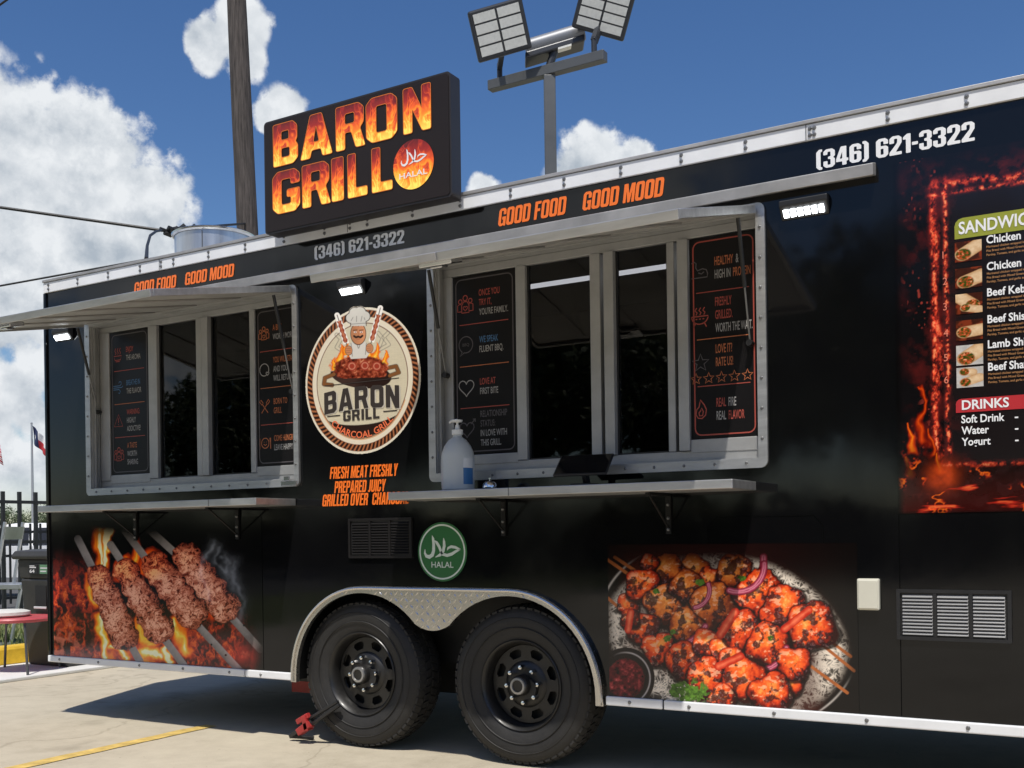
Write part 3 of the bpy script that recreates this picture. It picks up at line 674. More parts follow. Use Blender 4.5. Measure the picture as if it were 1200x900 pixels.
# --- serving windows
def serving_window(ox0, ox1, oz0, oz1, op, posts, glasses, sash_z):
    root = empty('serving_window', ((ox0 + ox1) / 2, 0, oz0)); root.parent = TR; root.location = Vector(((ox0 + ox1) / 2, 0, oz0)) - WLOC[TR.name]
    a0, a1, b0, b1 = op
    mb = MB(); slab(mb, [rr(ox0, oz0, ox1, oz1, .03), rr(a0, b0, a1, b1, .004)[::-1]], -.016, -.001); fr = mb.build('outer_frame', M_alu, root, bevel=.003)
    mb = MB()
    def screws(p, q, n):
        for k in range(n):
            t = (k + .5) / n; mb.lathe([(0, -.006), (.004, -.006), (.0075, 0)], (p[0] + (q[0] - p[0]) * t, -.016, p[1] + (q[1] - p[1]) * t), 'Y', 8)
    i = .022
    screws((ox0 + i, oz0 + i), (ox1 - i, oz0 + i), 12); screws((ox0 + i, oz0 + .06), (ox0 + i, oz1 - .04), 8); screws((ox1 - i, oz0 + .06), (ox1 - i, oz1 - .04), 8)
    mb.build('frame_screw', M_screw, fr, kind='stuff', smooth=True)
    mb = MB(); mb.box(a0, a0 + .004, -.001, .12, b0, b1); mb.box(a1 - .004, a1, -.001, .12, b0, b1); mb.box(a0 + .004, a1 - .004, -.001, .12, b0, b0 + .004); mb.box(a0 + .004, a1 - .004, -.001, .12, b1 - .004, b1)
    mb.build('jamb_lining', M_frame, root)
    mb = MB()
    for k in range(3): mb.box(a0 + .0045, a0 + .018 - k * .003, .012 + k * .014, .018 + k * .014, b0 + .004, b1 - .004)
    mb.build('jamb_groove', M_frame, root)
    # fixed rails
    gz0, gz1 = sash_z
    mb = MB(); mb.box(a0 + .0045, a1 - .0045, .058, .098, gz1, b1 - .0045); mb.build('head_rail', M_frame, root, bevel=.003)
    mb = MB(); mb.box(a0 + .0045, a1 - .0045, .058, .098, b0 + .0045, gz0); mb.build('sill_rail', M_frame, root, bevel=.003)
    for (p, q, y0, y1) in posts:
        mb = MB(); mb.box(p, q, y0, y1, gz0 + .001, gz1 - .001); mb.build('mullion', M_frame, root, bevel=.003)
    for (p, q) in glasses:
        mb = MB(); mb.box(p, q, .080, .084, gz0, gz1); pn = mb.build('pane', M_glass, root)
        mb = MB(); mb.box(p, p + .008, .072, .092, gz0, gz1); mb.box(q - .008, q, .072, .092, gz0, gz1); mb.box(p + .008, q - .008, .072, .092, gz0, gz0 + .008); mb.build('gasket', M_blk, pn)
    return root
SW1 = serving_window(-5.745, -3.965, 1.418, 2.53, W1, [(-5.69, -5.60, .052, .10), (-5.235, -5.16, .05, .10), (-4.82, -4.775, .05, .10), (-4.765, -4.715, .04, .09), (-4.385, -4.345, .05, .10), (-4.03, -4.004, .05, .10)], [(-5.16, -4.82), (-4.715, -4.385)], (1.51, 2.45))
SW2 = serving_window(-3.092, -1.345, 1.408, 2.535, W2, [(-3.045, -2.985, .052, .10), (-2.61, -2.555, .05, .10), (-2.205, -2.152, .05, .10), (-2.13, -2.08, .04, .09), (-1.82, -1.785, .055, .10), (-1.765, -1.715, .04, .09), (-1.40, -1.389, .05, .10)], [(-2.555, -2.205), (-2.08, -1.82)], (1.50, 2.45))
mb = MB(); mb.box(-4.09, -3.975, -.026, -.0165, 1.423, 1.45); mb.box(-4.06, -4.02, -.036, -.0265, 1.45, 1.475); mb.build('corner_bracket', M_steel, TR, bevel=.003)

# --- window posters
def poster(x0, x1, z0, z1, drawer, border):
    y = .060
    mb = MB(); mb.box(x0, x1, y, y + .004, z0, z1); p = mb.build('window_poster', M_poster, TR)
    mb = MB(); mb.box(x0 - .003, x1 + .003, y - .006, y + .03, 1.49, z0 - .0005); mb.build('panel_base', M_frame, p, bevel=.003)
    mb = MB(); mb.ribbon(rr(x0 + .018, z0 + .018, x1 - .018, z1 - .018, .03), .006, y - .0012, 0, closed=True)
    drawer(mb, x0, z0, (x1 - x0), (z1 - z0), y - .0012)
    mb.build('poster_lettering', [border, M_pred, M_porange, M_pgrey, M_pblue, M_pdim], p)
    return p
RED, ORA, GRY, BLU, DIM = 1, 2, 3, 4, 5
def star(cx, cz, r): return [(cx + (r if k % 2 == 0 else r * .42) * math.cos(R(90 + 36 * k)), cz + (r if k % 2 == 0 else r * .42) * math.sin(R(90 + 36 * k))) for k in range(10)]
def heart(cx, cz, r): return [(cx + r * .065 * 16 * math.sin(t) ** 3, cz + r * .065 * (13 * math.cos(t) - 5 * math.cos(2 * t) - 2 * math.cos(3 * t) - math.cos(4 * t))) for t in np.linspace(0, 2 * math.pi, 28)[:-1]]
def icon(mb, kind, cx, cz, r, y, m, w=.005):
    S = lambda pts, cl=False: mb.ribbon([(cx + a * r, cz + b * r) for a, b in pts], w, y, m, closed=cl)
    C = lambda a, b, q, n=20, a0=0, a1=360: S(circ(a, b, q, n, a0, a1), a1 - a0 == 360)
    if kind == 'people':
        for a, b, q in ((0, .62, .27), (-.62, .3, .22), (.62, .3, .22)): C(a, b, q, 16)
        S([(-.45, -.9), (-.45, -.1), (-.2, .25), (.2, .25), (.45, -.1), (.45, -.9), (-.45, -.9)]); S([(-.5, -.75), (-.95, -.75), (-.95, -.1), (-.7, .05), (-.5, 0)]); S([(.5, -.75), (.95, -.75), (.95, -.1), (.7, .05), (.5, 0)])
        mb.ribbon(heart(cx, cz - r * .45, r * .26), w * .8, y, m, closed=True)
    elif kind == 'cup':
        S([(-.75, -.2), (.75, -.2), (.55, -.75), (-.55, -.75)], True); S([(-.4, -.95), (.4, -.95)])
        for k in (-.45, 0, .45): S([(k, .0), (k + .14, .22), (k - .1, .5), (k + .1, .85)])
    elif kind == 'grill':
        S([(-.95, .0)] + [(.95 * math.cos(R(a)), .85 * math.sin(R(a))) for a in range(180, 361, 15)], True); S([(-.5, -.72), (-.75, -1.2)]); S([(.5, -.72), (.75, -1.2)])
        for k in (-.45, 0, .45): S([(k, .15), (k + .14, .4), (k - .1, .65), (k + .1, .95)])
        for k in (-.5, -.1, .3): S([(k, -.3), (k + .2, -.3)])
    elif kind == 'wind':
        S([(-.95, .25), (.4, .25), (.65, .45), (.6, .75), (.3, .8), (.15, .6)]); S([(-.95, -.0), (.75, -.0), (.95, .2)]); S([(-.95, -.25), (.2, -.25), (.45, -.5), (.3, -.8), (.05, -.7)])
    elif kind == 'warn': S([(0, .85), (.85, -.75), (-.85, -.75)], True); S([(0, .35), (0, -.25)]); S([(0, -.42), (0, -.56)])
    elif kind == 'face': C(0, 0, .85, 28, -20, 300); mb.ribbon(heart(cx + .6 * r, cz - .55 * r, .26 * r), w, y, m, closed=True)
    elif kind == 'tools':
        for s in (-1, 1): S([(-s * .6, -.9), (s * .45, .35)]); S([(s * .3, .5), (s * .55, .25), (s * .95, .7), (s * .7, .95)], True)
    elif kind == 'plate':
        C(0, 0, .7, 26); S([(-.28, -.12), (0, -.32), (.28, -.12)]); S([(-.22, .2), (-.2, .12)]); S([(.22, .2), (.2, .12)]); S([(-1, .7), (-1, -.8)]); S([(1, .7), (1, -.8)]); S([(.88, .7), (.9, .1)])
    elif kind == 'bubble': C(0, .1, .85, 28, -110, 235); S([(-.45, -.62), (-.75, -1.05), (-.25, -.75)]); text_base(mb, 'BBQ', 0, cz - r * .05, r * .32, y, m, center=cx)
    elif kind == 'heart': mb.ribbon(heart(cx, cz, r * .9), w, y, m, closed=True)
    elif kind == 'heartarrow': mb.ribbon(heart(cx, cz, r * .85), w, y, m, closed=True); S([(.5, .5), (1.0, .95)]); S([(.75, .98), (1.05, 1.0), (1.02, .7)])
    elif kind == 'arm': S([(-.9, .75), (-.6, .9), (-.35, .7), (-.4, .25), (-.2, -.1), (.35, .05), (.8, -.1), (.95, -.5), (.9, -.9), (-.9, -.9)]); S([(-.1, -.35), (.25, -.5), (.55, -.3)])
    elif kind == 'star': mb.ribbon(star(cx, cz, r), w, y, m, closed=True)
    elif kind == 'flame': S([(-.1, 1.1), (.35, .55), (.6, .0), (.5, -.6), (.1, -.95), (-.35, -.9), (-.6, -.5), (-.5, .05), (-.25, .3), (-.15, .7)], True); S([(.05, .2), (.25, -.2), (.15, -.65), (-.2, -.65), (-.25, -.3), (-.05, -.1)], True)
def rows(spec, ix=.2, tx=.42, lh=.044, cap=.030, xs=.62, ir=.105):
    def d(mb, x0, z0, w, h, y):
        n = len(spec); top = z0 + h * .96; rh = h * .93 / n
        for k, (ic, icol, lines) in enumerate(spec):
            zc = top - rh * (k + .5)
            icon(mb, ic, x0 + w * ix, zc, ir * w * 1.25, y, icol)
            z = zc + lh * (len(lines) - 1) / 2 - cap / 2
            for parts in lines:
                x = x0 + w * tx
                for t, c in parts:
                    v, f = text_geo(t, .012); wd = (v[:, 0].max() - v[:, 0].min()) * cap / .727 * xs
                    wd = min(wd, x0 + w * .92 - x); text_base(mb, t, x, z, cap, y, c, width=wd, offset=.012); x += wd + .012
                z -= lh
            if k < n - 1: mb.ribbon([(x0 + w * .1, zc - rh / 2), (x0 + w * .88, zc - rh / 2)], .004, y, RED if k % 2 == 0 else ORA)
    return d
poster(-5.595, -5.24, 1.545, 2.445, rows([('cup', RED, [[('ENJOY', RED)], [('THE AROMA', GRY)]]), ('wind', BLU, [[('BREATHE IN', BLU)], [('THE FLAVOR', GRY)]]),
    ('warn', RED, [[('WARNING:', RED)], [('HIGHLY', GRY)], [('ADDICTIVE!', GRY)]]), ('people', RED, [[('A TASTE', ORA)], [('WORTH', GRY)], [('SHARING', GRY)]])], lh=.052, cap=.034, xs=.5), M_pdim)
poster(-4.343, -4.032, 1.545, 2.445, rows([('people', ORA, [[('A BITE', ORA)], [('WORTH MORE', GRY)]]), ('face', GRY, [[('YOU WILL STAY', ORA)], [('AND YOU', GRY)], [('WILL RETURN', GRY)]]),
    ('tools', ORA, [[('BORN TO', ORA)], [('GRILL', ORA)]]), ('plate', ORA, [[('COME HUNGRY', ORA)], [('LEAVE HAPPY', GRY)]])], lh=.052, cap=.034, xs=.5), M_pdim)
poster(-2.982, -2.613, 1.54, 2.445, rows([('people', RED, [[('ONCE YOU', RED)], [('TRY IT,', RED)], [("YOU'RE FAMILY.", GRY)]]), ('bubble', DIM, [[('WE SPEAK', BLU)], [('FLUENT BBQ.', GRY)]]),
    ('heart', GRY, [[('LOVE AT', RED)], [('FIRST BITE', GRY)]]), ('heartarrow', DIM, [[('RELATIONSHIP', DIM)], [('STATUS:', DIM)], [('IN LOVE WITH', GRY)], [('THIS GRILL.', GRY)]])], lh=.048, cap=.033, xs=.52), M_pdim)
def win2right(mb, x0, z0, w, h, y):
    rows([('arm', DIM, [[('HEALTHY', ORA), ('&', GRY)], [('HIGH IN', GRY), ('PROTEIN', ORA)]]), ('grill', RED, [[('FRESHLY', RED)], [('GRILLED.', RED)], [('WORTH THE WAIT.', GRY)]]),
          ('star', DIM, [[('LOVE IT?', ORA)], [('RATE US!', ORA)], [(' ', ORA)]][:2] + [[('.', DIM)]]), ('flame', RED, [[('REAL', RED), ('FIRE', GRY)], [('REAL', GRY), ('FLAVOR', RED)]])], ix=.15, tx=.38, lh=.058, cap=.040, xs=.36)(mb, x0, z0, w, h, y)
    for k in range(5): mb.ribbon(star(x0 + w * (.08 + .19 * k), z0 + h * .30, .026), .004, y, ORA, closed=True)
poster(-1.712, -1.402, 1.55, 2.445, win2right, M_pred)

# --- shelves
def shelf(x0, x1, jx, bx):
    mb = MB(); mb.box(x0, x1, -.312, -.004, 1.312, 1.350); s = mb.build('serving_shelf', M_alu, TR, bevel=.003)
    mb = MB(); mb.box(jx - .0015, jx + .0015, -.3135, -.311, 1.313, 1.349); mb.build('shelf_joint', M_screw, s)
    for x in bx:
        mb = MB(); mb.bar((x, -.008, 1.13), (x, -.008, 1.305), .024, .012, up=(0, 1, 0)); mb.bar((x, -.015, 1.304), (x, -.24, 1.304), .024, .012); mb.bar((x, -.016, 1.16), (x, -.22, 1.298), .007, .007); mb.build('shelf_bracket', mat('bracket_black', (.006, .006, .006), .5, spec=.25), s)
    mb = MB()
    for x in bx:
        for z in (1.15, 1.20, 1.26): mb.lathe([(0, -.008), (.005, -.007), (.008, 0)], (x, -.0145, z), 'Y', 8)
    mb.build('bracket_bolt', M_screw, s, kind='stuff', smooth=True)
    return s
shelf(-5.82, -4.0, -4.35, (-5.30, -4.44)); shelf(-3.13, -1.40, -2.45, (-2.66, -1.80))

# --- awnings
def awning(x0, x1, yf, zf, zh=2.512, latch=None):
    root = empty('awning', ((x0 + x1) / 2, -.02, zh)); root.parent = TR; root.location = Vector(((x0 + x1) / 2, -.02, zh)) - WLOC[TR.name]
    a = np.array([0, -.018, zh]); b = np.array([0, yf, zf]); d = b - a; Ln = np.linalg.norm(d); d /= Ln; n = np.array([0, d[2], -d[1]]); n = n / np.linalg.norm(n)
    if n[2] < 0: n = -n
    ex = np.array([1.0, 0, 0])
    def P(x, s, t): return ex * x + a + d * s + n * t
    def bx(mb, xa, xb, s0, s1, t0, t1, m=None): mb.obox(P((xa + xb) / 2, (s0 + s1) / 2, (t0 + t1) / 2), ex * (xb - xa) / 2, d * (s1 - s0) / 2, n * (t1 - t0) / 2, m)
    mb = MB(); bx(mb, x0 + .004, x1 - .004, .03, Ln - .004, .0, .012); mb.build('awning_skin', M_alu_d, root)
    mb = MB(); bx(mb, x0 + .03, x1 - .03, .05, Ln - .03, -.008, -.002); mb.build('awning_lining', M_awnskin, root)
    mb = MB(); bx(mb, x0, x1, Ln - .02, Ln, -.024, .014); mb.build('front_edge', M_alu, root, bevel=.003)
    for p, q in ((x0, x0 + .022), (x1 - .022, x1)):
        mb = MB(); bx(mb, p, q, .02, Ln - .021, -.022, .014); mb.build('side_edge', M_alu, root, bevel=.003)
    nr = 4
    for k in range(1, nr + 1):
        x = x0 + (x1 - x0) * k / (nr + 1); mb = MB(); bx(mb, x - .022, x + .022, .06, Ln - .04, -.016, -.0085); mb.build('awning_rib', M_alu_d, root, bevel=.003)
    mb = MB(); bx(mb, x0 + .02, x1 - .02, .0, .03, -.01, .012); mb.build('hinge', M_alu_d, root)
    lx = latch if latch else x0 + .3
    mb = MB(); bx(mb, lx - .045, lx + .045, Ln + .001, Ln + .010, -.020, .012, 0); mb.build('latch_plate', M_alu_d, root, bevel=.002)
    mb = MB(); bx(mb, lx - .07, lx + .09, Ln - .12, Ln - .03, -.04, -.017); bx(mb, lx - .03, lx + .03, Ln - .10, Ln - .05, -.05, -.0405); mb.build('latch', M_steel, root, bevel=.006)
    # gas struts
    for x, s in ((x0 + .055, 1), (x1 - .055, -1)):
        p = P(x, .10, -.03); q = np.array([x, .035, 1.95])
        m_ = p + (q - p) * .55
        mb = MB(); mb.tube([p, m_], .009, 10); st = mb.build('gas_strut', M_blk, root, smooth=True)
        mb = MB(); mb.tube([m_, q], .0045, 8); mb.build('strut_rod', M_screw, st, smooth=True)
        mb = MB(); mb.lathe([(0, -.02), (.014, -.02), (.014, .02), (0, .02)], tuple(q), 'Y', 12); mb.build('strut_ball', M_blk, st)
    return root
awning(-5.74, -3.99, -1.0, 2.305, latch=-5.2); awning(-3.07, -1.375, -.925, 2.262, latch=-2.45)

# --- work lights
def work_light(cx, z, w=.175):
    root = empty('work_light', (cx, -.03, z)); root.parent = TR; root.location = Vector((cx, -.03, z)) - WLOC[TR.name]
    mb = MB(); v = [(cx - w / 2 - .012, -.002, z + .04), (cx + w / 2 + .012, -.002, z + .04), (cx + w / 2 + .012, -.046, z + .030), (cx - w / 2 - .012, -.046, z + .030),
                    (cx - w / 2 - .012, -.002, z - .045), (cx + w / 2 + .012, -.002, z - .045), (cx + w / 2 + .012, -.045, z + .006), (cx - w / 2 - .012, -.045, z + .006)]
    mb.add(v, [(0, 1, 2, 3), (4, 7, 6, 5), (0, 4, 5, 1), (3, 2, 6, 7), (0, 3, 7, 4), (1, 5, 6, 2)]); mb.build('lamp_housing', M_blk, root, bevel=.004)
    n = np.array([0, -.764, -.645]); e = np.array([0, -.645, .764]); c = np.array([cx, -.0255, z - .0205]) + n * .004
    for k in range(6):
        x = cx - w / 2 + w * (k + .5) / 6; mb = MB(); mb.obox((x, c[1], c[2]), (w / 12 * .72, 0, 0), e * .017, n * .002); mb.build('led_lens', M_led, root)
work_light(-3.575, 2.462, .14); work_light(-1.175, 2.485); work_light(-5.95, 2.468, .14)

# --- vents
def vent(x0, x1, z0, z1, m, ml):
    root = empty('louvre_vent', ((x0 + x1) / 2, 0, z0)); root.parent = TR; root.location = Vector(((x0 + x1) / 2, 0, z0)) - WLOC[TR.name]
    mb = MB(); mb.box(x0, x1, -.004, -.0005, z0, z1); mb.build('back_plate', M_blk, root)
    mb = MB(); slab(mb, [rr(x0, z0, x1, z1, .006), rr(x0 + .014, z0 + .014, x1 - .014, z1 - .014, .002)[::-1]], -.014, -.0045); mb.build('vent_frame', m, root, bevel=.002)
    c = (x1 - x0 - .028) / 3
    for k in (1, 2): mb = MB(); x = x0 + .014 + c * k; mb.box(x - .007, x + .007, -.013, -.0045, z0 + .0145, z1 - .0145); mb.build('vent_divider', m, root)
    n = 12; proto = None
    for j in range(3):
        a = x0 + .014 + c * j + .009; b = a + c - .018
        for k in range(n):
            z = z0 + .02 + (z1 - z0 - .04) * (k + .5) / n
            if proto is None:
                mb = MB(); mb.add([(a, -.0045, z + .006), (b, -.0045, z + .006), (b, -.014, z - .004), (a, -.014, z - .004), (a, -.0045, z + .003), (b, -.0045, z + .003), (b, -.014, z - .006), (a, -.014, z - .006)],
                                  [(0, 1, 2, 3), (4, 7, 6, 5), (3, 2, 6, 7), (0, 3, 7, 4), (1, 5, 6, 2)]); proto = mb.build('vent_slat', ml, root, (a, -.0045, z))
            else: inst(proto, 'vent_slat', (a, -.0045, z), root)
vent(-3.626, -3.21, 1.022, 1.233, mat('dark_vent', (.007, .006, .006), .55, spec=.25), MATS['dark_vent'])
vent(-.832, -.414, .698, .899, M_blk, mat('vent_slat_metal', (.26, .26, .26), .4, .4))
mb = MB(); mb.box(-.982, -.895, -.03, -.0005, .813, .940); jb = mb.build('junction_box', M_ivory, TR, bevel=.006)
mb = MB(); mb.box(-.976, -.901, -.036, -.0305, .819, .934); mb.build('box_cover', M_ivory, jb, bevel=.004)

# --- exhaust fan curb on the roof
ex_, ey_ = -5.12, .50
mb = MB(); mb.lathe([(.248, 2.84), (.248, 3.075), (.253, 3.078)], (ex_, ey_, 0), 'Z', 56); mb.lathe([(.236, 3.07), (.236, 2.84)], (ex_, ey_, 0), 'Z', 56)
EXF = mb.build('exhaust_stack', mat('galvanised_sheet', (.62, .63, .64), .36, .9, var=.18, vscale=6, stretch=(3, 3, .3)), TR, smooth=True)
mb = MB(); mb.lathe([(.252, 3.068), (.265, 3.076), (.267, 3.086), (.256, 3.092), (.236, 3.086)], (ex_, ey_, 0), 'Z', 56); mb.build('stack_rim', M_steel, EXF, smooth=True)
mb = MB(); mb.box(ex_ + .12, ex_ + .124, ey_ - .2225, ey_ - .2195, 2.85, 3.06); mb.build('stack_seam', M_screw, EXF)

# --- wrap lettering
yy = -.003
for t, xa, xb, za, zb, sh in (('GOOD FOOD', -2.672, -2.290, 2.642, 2.727, .14), ('GOOD MOOD', -2.212, -1.798, 2.642, 2.727, .14), ('GOOD FOOD', -5.292, -4.915, 2.640, 2.714, .14), ('GOOD MOOD', -4.848, -4.440, 2.640, 2.714, .14),
                          ('FRESH MEAT FRESHLY', -3.757, -3.296, 1.450, 1.514, .14), ('PREPARED JUICY', -3.727, -3.375, 1.372, 1.436, .14), ('GRILLED OVER  CHARCOAL', -3.813, -3.225, 1.303, 1.367, .14)):
    mb = MB(); block(mb, t, xa, xb, za, zb, yy, 0, sh); mb.build('orange_slogan', M_orange, TR, kind='stuff')
for xa, xb, za, zb in ((-3.842, -3.237, 2.648, 2.718), (-1.127, -.521, 2.632, 2.708)):
    mb = MB(); block(mb, '(346) 621-3322', xa, xb, za, zb, yy, 0, .0); mb.build('phone_number', M_white, TR, kind='stuff')

def arabic(mb, cx, cz, k, y, m, wd=1.0):
    def S(pts, ws): mb.ribbon([(cx + (x - 752) / 148 * k, cz - (z - 305) / 178 * k) for x, z in pts], [q / 148 * k * wd for q in ws], y, m)
    S([(688, 205), (694, 225), (698, 262), (697, 305), (688, 333), (668, 346), (648, 340), (638, 320), (640, 296)], [3, 15, 18, 20, 22, 22, 18, 13, 4])
    S([(703, 238), (716, 250), (732, 275), (744, 305), (748, 322)], [3, 16, 17, 16, 10])
    S([(763, 222), (766, 245), (767, 275), (760, 306), (740, 332), (708, 348)], [3, 15, 18, 19, 17, 4])
    S([(786, 303), (792, 288), (812, 279), (840, 284), (872, 300)], [3, 12, 15, 15, 10]); S([(872, 299), (845, 308), (815, 327), (785, 336), (755, 328), (744, 318)], [5, 14, 17, 17, 15, 6])
mb = MB(); hc = (-3.028, 1.054); flat(mb, [circ(hc[0], hc[1], .150, 56)], -.003, 0); hs = mb.build('halal_sticker', M_greenst, TR)
mb = MB(); mb.ribbon(circ(hc[0], hc[1], .136, 64), .0085, -.0045, 0, closed=True); arabic(mb, hc[0], hc[1] + .006, .138, -.0045, 0); text_box(mb, 'HALAL', hc[0] - .066, hc[0] + .068, hc[1] - .080, hc[1] - .050, -.0045, 0, .01)
mb.build('sticker_lettering', M_stwhite, hs)

# ================================================================== PRINTED PICTURES ON THE WRAP
def kebab(PX, PY, X, Z):
    x = (PX - 50) * 4.444; y = (PY - 600) * 4.444
    img = np.zeros(x.shape + (3,)) + lin((9, 8, 9))
    # ember bed
    n = fbm(x / 55, y / 75, 5, 1); n2 = fbm(x / 22, y / 30, 4, 2)
    rid = 1 - np.abs(2 * fbm(x / 48 + n * 2.2, y / 70 + n2, 4, 3) - 1)
    bed = sst(-60, 90, x) * sst(1150, 950, x) * sst(180, 420, y + x * .0) * np.where(x < 300, 1, sst(480, 640, y))
    heat = np.clip((rid - .62) * 2.2 + (n2 - .5) * .8, 0, 1) * bed
    img = img + ramp(heat * .75, [(0, (0, 0, 0)), (.2, (70, 14, 8)), (.5, (165, 45, 18)), (.8, (240, 110, 40)), (1, (255, 190, 120))]) * .95
    img = img + lin((52, 16, 13)) * (bed * (.4 + .8 * n))[..., None]
    # pale ash coals bottom left, brown curls
    ash = sst(.52, .72, fbm(x / 40, y / 40, 4, 5)) * sst(330, 120, x) * sst(520, 640, y)
    img = over(img, lin((225, 120, 92)) * (.45 + .6 * n2[..., None]), np.clip(ash * .9, 0, 1))
    # flames
    wx = x + (fbm(x / 60, y / 90, 3, 8) - .5) * 70; wy = y + (fbm(x / 60, y / 60, 3, 9) - .5) * 50
    def flame(pts, r0, r1, hot):
        nonlocal img
        best = None
        for k, (a, b) in enumerate(zip(pts[:-1], pts[1:])):
            d, t = seg(wx, wy, a, b); tt = (k + t) / (len(pts) - 1); v = 1 - d / (r0 + (r1 - r0) * tt); best = v if best is None else np.maximum(best, v)
        streak = .75 + .5 * (fbm(wx / 16, wy / 90, 3, 11) - .5); a = np.clip(best * 2.2, 0, 1)
        img = over(img, ramp(np.clip(.35 + best * hot * streak, 0, 1), FIRE), a)
    flame([(300, 100), (300, 300)], 62, 44, .75); flame([(345, 110), (330, 200), (300, 290)], 26, 22, 1.5); flame([(300, 120), (290, 260)], 22, 15, 1.2)
    flame([(250, 320), (240, 400), (275, 480)], 24, 34, .7); flame([(495, 130), (490, 260), (470, 300)], 30, 50, .55); flame([(430, 250), (400, 330)], 40, 50, .45)
    flame([(570, 230), (545, 300)], 50, 50, .35)
    flame([(300, 560), (330, 640), (345, 770)], 40, 36, .9); flame([(370, 700), (440, 760)], 30, 40, .9); flame([(500, 570), (560, 690), (540, 770)], 40, 80, .65); flame([(540, 740), (670, 740)], 46, 50, 1.1)
    flame([(690, 560), (730, 680), (760, 740)], 36, 44, .75); flame([(640, 700), (680, 780)], 26, 24, 1.2); flame([(860, 480), (900, 530)], 40, 50, .3)
    # skewers
    def skewer(a, b, w):
        nonlocal img
        d, t = seg(x, y, a, b); g = .55 + .35 * fbm(x / 20, y / 20, 3, 12) + .15 * ((x - a[0]) * (b[1] - a[1]) - (y - a[1]) * (b[0] - a[0])) / 4000
        img = over(img, lin((150, 142, 138)) * g[..., None], np.clip((w - d) / 2.5 + .5, 0, 1) * (1 - .5 * sst(.9, 1, t)))
    for a, b in (((185, 140), (260, 290)), ((355, 170), (440, 300)), ((428, 95), (560, 270)), ((560, 95), (720, 240)), ((430, 640), (515, 790)), ((620, 640), (745, 810)), ((780, 560), (1030, 830)), ((960, 520), (1135, 715))): skewer(a, b, 19)
    for a in ((880, 690), (955, 745), (1050, 590)): img = over(img, (25, 20, 20), np.clip((7 - np.hypot(x - a[0], y - a[1])) / 2, 0, 1))
    # minced meat
    def meat(a, b, r0, r1, s, warm):
        nonlocal img
        d, t = seg(x, y, a, b); lump = (fbm(x / 42, y / 42, 3, 20 + s) - .5); r = (r0 + (r1 - r0) * t) * (1 + .32 * lump) + 5 * np.sin(t * 24 + s)
        sgn = ((x - a[0]) * (b[1] - a[1]) - (y - a[1]) * (b[0] - a[0])) / np.hypot(b[0] - a[0], b[1] - a[1]) / r
        h = np.sqrt(np.clip(1 - (d / r) ** 2, 0, 1))
        curl = 1 - np.abs(2 * fbm(x / 15 + 1.8 * fbm(x / 24, y / 24, 2, 30 + s), y / 15 + 1.8 * fbm(x / 24, y / 24, 2, 40 + s), 4, 21 + s, .65) - 1)
        tone = np.clip(-.10 + 1.35 * (curl - .62) + .62 * h - .20 * sgn + .7 * lump, 0, 1)
        col = ramp(tone, [(0, (20, 6, 5)), (.22, (70, 24, 18)), (.45, (134, 60, 42)), (.72, (184, 104, 78)), (1, (226, 166, 138))])
        wv = (sst(.3, 0, t) * warm)[..., None]; col = col * (1 - .55 * wv) + ramp(np.clip(tone * .8, 0, 1), FIRE) * .55 * wv
        img = over(img, col, np.clip((r - d) / 4 + .5, 0, 1))
    meat((750, 230), (945, 495), 78, 80, 4, .2); meat((590, 280), (775, 520), 76, 86, 3, .8); meat((440, 310), (600, 600), 66, 82, 2, .8); meat((292, 335), (425, 645), 60, 80, 1, .6)
    # smoke
    for pts, w, s in ((((890, 150), (845, 250), (825, 330), (850, 400), (870, 450)), 9, .35), (((915, 190), (905, 260), (955, 320), (970, 270), (940, 230)), 9, .3), (((1000, 270), (990, 360), (1050, 470), (1020, 560)), 11, .28), (((960, 320), (1000, 400)), 16, .18)):
        d = polyd(x + 60 * (fbm(x / 60, y / 60, 3, 50) - .5), y + 40 * (fbm(x / 50, y / 50, 3, 51) - .5), list(pts)); img = img + lin((150, 155, 165)) * ((np.exp(-(d / w) ** 2) * s * .7 + np.exp(-(d / (w * 3.2)) ** 2) * s * .3) * (.3 + 1.2 * fbm(x / 30, y / 40, 3, 52)))[..., None]
    # the red ember bottom right
    e = np.exp(-(np.hypot((x - 1050) / 60, (y - 745) / 48)) ** 2); img = img + ramp(np.clip(e * (.3 + .7 * n2) * .9, 0, 1), [(0, (0, 0, 0)), (.5, (150, 40, 30)), (1, (230, 120, 90))])
    fade = sst(75, 215, y + 60 * (fbm(x / 120, 0 * y, 2, 60) - .5)) * sst(-10, 45, x) * sst(1130, 985, x + .12 * (400 - y))
    return img * 1.25 * fade[..., None] + lin((8, 8, 9)) * (1 - fade[..., None])
paint('kebab_print', -6.105, -4.26, .388, 1.26, 520, 270, kebab, TR, label='printed picture of four minced kebab skewers over flames')

